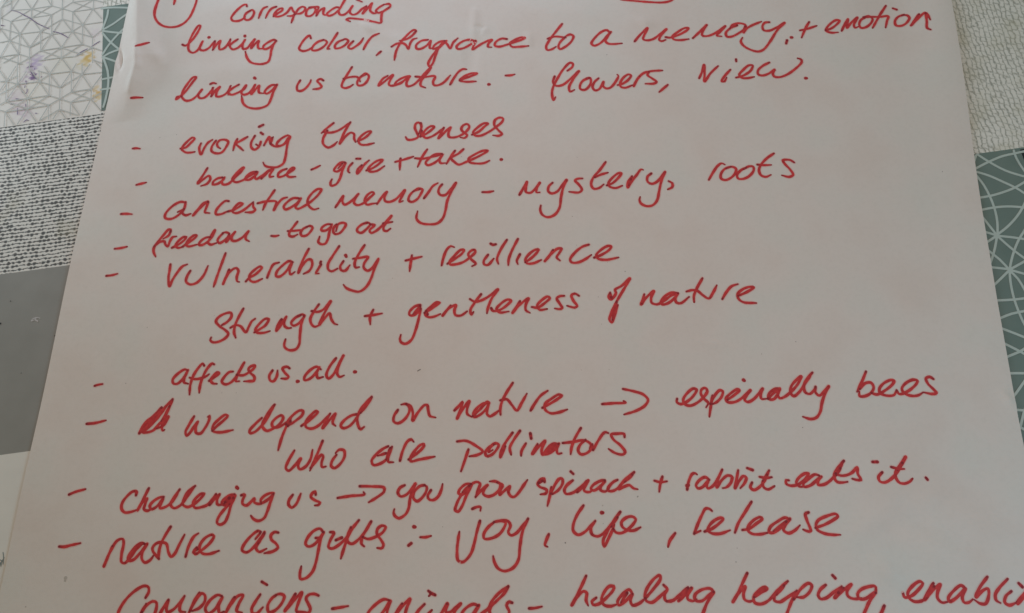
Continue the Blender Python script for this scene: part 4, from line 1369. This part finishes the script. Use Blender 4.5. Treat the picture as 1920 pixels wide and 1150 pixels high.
W gifts
1000,745 960,745
1030,690 1000,658 940,680 880,750 865,800 890,825 940,810 990,760 1035,690 1005,760 985,860 960,980 930,1060 870,1120 818,1128 812,1080 825,1010
1095,690 1130,695 1095,770 1080,830 1110,845 1170,815 1240,750 1300,660 1365,578
1365,578 1300,660 1260,740 1225,840 1195,940
1290,645 1260,720 1260,780 1300,800 1360,760 1420,690 1480,590
1480,590 1420,690 1390,760 1390,800 1415,825
1400,735 1450,755 1530,730 1590,690 1615,640 1580,630 1540,660 1535,710 1570,760 1595,810 1580,840 1535,838
1150,765 1205,742
W colon
1880,640 1892,642
1830,815 1855,795
W dash
T 720 860
340,738 390,738 442,725
W joy
900,585 870,690 845,800 810,900 740,970 695,955 685,870 695,760 707,685
828,472 870,455 905,455 903,490
1030,600 980,640 935,710 940,750 1000,750 1080,710 1130,640 1140,600 1090,585 1030,600
1030,595 1110,580 1165,590 1185,630 1165,690 1190,720 1240,700 1300,630 1350,565
1350,565 1300,680 1275,820 1260,950 1210,1025 1130,1055 1070,1030 1035,970 1023,915
1545,710 1520,770 1510,815 1535,828
T 980 840
W life
570,540 510,630 475,720 475,780 520,815 580,790 640,730 680,685
680,685 640,750 650,810 700,830 760,800 830,720 915,600
915,600 850,690 790,790 755,870 765,925 800,860 845,760 860,720
890,650 830,740
850,760 870,790 920,800 980,770 1040,710 1060,670 1030,645 970,655 925,700 935,740 980,770 1040,775 1105,745
740,608 752,608
1430,800 1380,870 1362,930
T 1270 840
W release
158,805 190,720 230,630 265,570 300,572 325,592
158,802 218,778
255,785 320,760 390,710 430,665 415,655 350,680 300,730 285,770 320,800 400,805 495,772
695,505 630,610 570,710 540,795
610,770 670,760 740,710 795,665 780,650 720,675 670,730 660,770 700,805 780,810 850,795
1050,670 1010,655 940,690 870,745 860,790 900,795 970,750 1055,665 1010,730 995,770 1040,800 1100,775 1150,725
1020,690 900,780
1230,605 1200,620 1215,680 1250,780 1215,780 1178,765
1295,750 1380,720 1470,670 1505,640 1485,620 1400,640 1320,680 1300,720 1310,765 1370,800 1450,815 1530,815
L 14
T 200 920
W companions
365,1005 395,950 390,905 350,895 280,930 200,1000 140,1080 105,1160 105,1230 150,1270 230,1230
330,1140 370,1080 430,1040 465,1050 465,1110 430,1190 370,1240 320,1220 320,1160 370,1060
580,1025 530,1100 490,1170 580,1030 560,1100 570,1140 620,1120 680,1060 730,990
730,990 690,1070 690,1130 740,1140
870,960 820,1040 780,1130 750,1200 700,1330
780,1130 840,1020 890,965 920,980 920,1040 870,1100 800,1130
1080,990 1040,980 960,1040 925,1110 950,1150 1010,1120 1085,1000 1050,1090 1060,1150 1100,1135
1200,1000 1150,1080 1115,1150 1170,1060 1230,990 1280,980 1240,1060 1220,1130 1270,1145
1440,975 1390,1050 1360,1110 1370,1150 1410,1150 1465,1095
1455,855 1505,885
1590,980 1550,1010 1510,1080 1520,1140 1570,1130 1640,1060 1665,990 1630,970 1580,980
1770,970 1720,1050 1670,1130 1740,1050 1830,955 1795,1060 1780,1130 1830,1140 1900,1150
T 560 920
187,985 150,970 95,978 70,1010 90,1060 110,1110 95,1145 40,1145 -20,1140
W dash
315,1108 380,1098 465,1083
W animals
850,1030 800,1020 720,1070 650,1150 640,1210 700,1220 790,1140 860,1035 830,1130 830,1200
970,1060 900,1170 860,1230 950,1110 1045,1015 1010,1110 1000,1180 1060,1170
1180,1065 1120,1130 1090,1190 1120,1220 1190,1180 1250,1120
1215,940 1240,965 1220,990
1235,960 1280,980
1390,1060 1340,1150 1290,1230 1340,1150 1395,1060 1380,1140 1420,1140 1470,1100 1520,1060 1460,1140 1450,1200 1500,1200
1680,1080 1640,1065 1560,1110 1520,1180 1540,1220 1620,1170 1690,1075 1650,1160 1660,1200
T 880 920
365,898 280,960 210,1040 175,1110 120,1150 60,1200
365,898 330,960 250,1040 200,1090 190,1140 220,1190
402,1052 370,1045 350,1075 375,1140 350,1180
W dash
560,1105 610,1103 680,1088
W healing
1095,800 1050,900 1000,1000 960,1075 1010,1000 1070,945 1100,960 1095,1030 1115,1080
1190,1005 1150,1040 1160,1070 1210,1065 1280,1010 1350,930 1355,900 1310,900 1260,960 1240,1020 1260,1070 1320,1085 1390,1065
1530,970 1500,930 1440,970 1390,1040 1400,1075 1460,1040 1530,970 1510,1030 1530,1075 1590,1060 1650,1010
1480,960 1420,1050
1650,1010 1720,930 1790,830 1785,795 1740,820 1670,910 1645,990 1660,1035 1710,1050 1780,1000 1850,930
1820,885 1855,925 1830,980 1840,1030 1890,1045
T 1220 920
150,1040 210,1030 270,980 340,910
380,910 330,970 260,1035 330,970 385,915 345,980 350,1020 400,1035 430,1020
350,910 270,1030
590,950 560,920 480,930 415,980 420,1030 480,1035 550,980 590,950 530,1050 490,1150 450,1240 380,1280
W helping
905,775 860,870 820,960 770,1045 820,970 885,900 870,970 880,1020 920,1040 970,1030
970,1000 1030,960 1090,920 1075,905 1010,940 965,1000 975,1050 1030,1065 1100,1035 1180,950 1285,850
1285,850 1220,910 1165,980 1160,1030 1210,1045 1270,1010 1370,940
1250,890 1180,980
1370,940 1320,1040 1270,1170 1240,1230
1340,1020 1410,920 1480,870 1510,890 1490,950 1430,1000 1370,1000
1640,885 1590,930 1570,980 1590,1015 1640,1010 1720,950 1790,900
1705,795 1730,822
T 1536 920
210,900 180,950 145,1005 220,940 300,880 260,940 270,990 320,1015 400,1010
180,960 230,910
530,960 525,900 470,900 390,930 360,970 375,1015 430,1015 530,950 470,1040 430,1130 390,1200 320,1240
610,1080 580,1150 550,1190
W enabling
785,960 800,1000 860,990 930,930 970,870 945,852 880,890 830,960 840,1005 890,1040 960,1035 1000,1010
1070,870 1020,950 985,1025 1060,940 1135,880 1110,950 1110,1010 1150,1050 1200,1045
1080,900 1010,1010
1370,920 1330,890 1260,940 1210,1010 1220,1040 1280,1010 1370,920 1340,1000 1360,1050 1400,1050 1440,1020
1575,810 1510,900 1470,980 1470,1000 1530,940 1580,920 1590,970 1560,1060 1510,1060 1455,1025
1765,830 1690,910 1650,980 1660,1030 1700,1055
1800,945 1750,990 1740,1050 1780,1075 1850,1050
1870,870 1905,905
1850,1050 1960,930 1910,1010 1860,1060 1960,960 2020,920 2000,1000 2010,1040
"""
PEN_W = 0.00089          # half width of the marker line
rn = random.Random(11)
lines, words = {}, []
cur_l = None
ox = oy = 0.0
for row in INK.strip().splitlines():
    if row[0] == 'L':
        cur_l = int(row[1:])
    elif row[0] == 'T':
        ox, oy = (float(q) for q in row[1:].split())
    elif row[0] == 'W':
        words.append((cur_l, row[2:].strip(), []))
    else:
        words[-1][2].append([(ox + float(q.split(',')[0]) / 5.0, oy + float(q.split(',')[1]) / 5.0) for q in row.split()])
TEXT = {}
for l, w, _ in words:
    TEXT.setdefault(l, []).append(w)
KIND = {'dash': 'dash', 'arrow': 'arrow', 'plus sign': 'plus_sign', 'colon': 'colon', 'circled number one': 'circled_number', 'underlining arc': 'underline_arc', 'crossed out letter': 'crossed_out_letter'}
for l, w, strokes in words:
    if l not in lines:
        lines[l] = empty("text_line", sheet)
        lines[l]["label"] = "red handwritten line: " + " ".join({'dash': '-', 'arrow': '->', 'plus sign': '+', 'colon': ':'}.get(q, q) for q in TEXT[l])
    r = Ribbons(hs, 0.00007)
    hl = Ribbons(hs, 0.00004)                            # the faint bleed of the ink round each stroke
    for S in strokes:
        P = [on_paper(a, b) for a, b in S]
        L = sum(np.linalg.norm(P[i + 1] - P[i]) for i in range(len(P) - 1))
        pts = catmull(P, 0.0007)
        n = len(pts)
        if L < 0.0012:                                   # a dot
            r.disc(pts[0], PEN_W * 1.32, 0.55, 12)
            r.stroke(pts, [PEN_W * 1.2] * n, [0.55] * n)
            hl.disc(pts[0], PEN_W * 1.32 + 0.0004, 0, 12)
            continue
        ph, ph2 = rn.uniform(0, 6.28), rn.uniform(0, 6.28)
        acc = 0.0
        W, PL = [], []
        for i in range(n):
            if i:
                acc += float(np.linalg.norm(pts[i] - pts[i - 1]))
            rest = L - acc
            k = 1.0 + 0.09 * math.sin(acc * 420 + ph) + 0.05 * math.sin(acc * 1150 + ph2)
            # pens slant: strokes drawn down to the left come out a little heavier
            a, b = pts[max(0, i - 1)], pts[min(n - 1, i + 1)]
            d = b - a
            dl = math.hypot(d[0], d[1]) or 1.0
            k *= 0.97 + 0.10 * abs(d[0] * 0.5 + d[1] * 0.86) / dl
            if L > 0.004:
                k *= 0.62 + 0.38 * min(1.0, max(0.0, rest) / 0.0030)
                k *= 0.86 + 0.14 * min(1.0, acc / 0.0012)
            W.append(PEN_W * k)
            e = max(math.exp(-acc / 0.0011), 0.9 * math.exp(-max(0, rest) / 0.0011))
            PL.append(min(1.0, 0.85 * e + 0.10 * (1 + math.sin(acc * 260 + ph2))))
        r.stroke(pts, W, PL)
        hl.stroke(pts[::2] if n > 4 else pts, [q + 0.00050 for q in (W[::2] if n > 4 else W)])
    o = add_obj(KIND.get(w, "word"), r.v + hl.v, r.f + [[i + len(r.v) for i in f] for f in hl.f], [M_INK, M_BLEED], lines[l],
                midx=[0] * len(r.f) + [1] * len(hl.f))
    r.pool += hl.pool
    at_ = o.data.attributes.new("pool", 'FLOAT', 'POINT')
    at_.data.foreach_set("value", r.pool)
    if w not in KIND:
        o["label"] = "red handwritten word " + w
    elif w not in ('dash', 'arrow', 'plus sign'):
        o["label"] = "red marker " + w
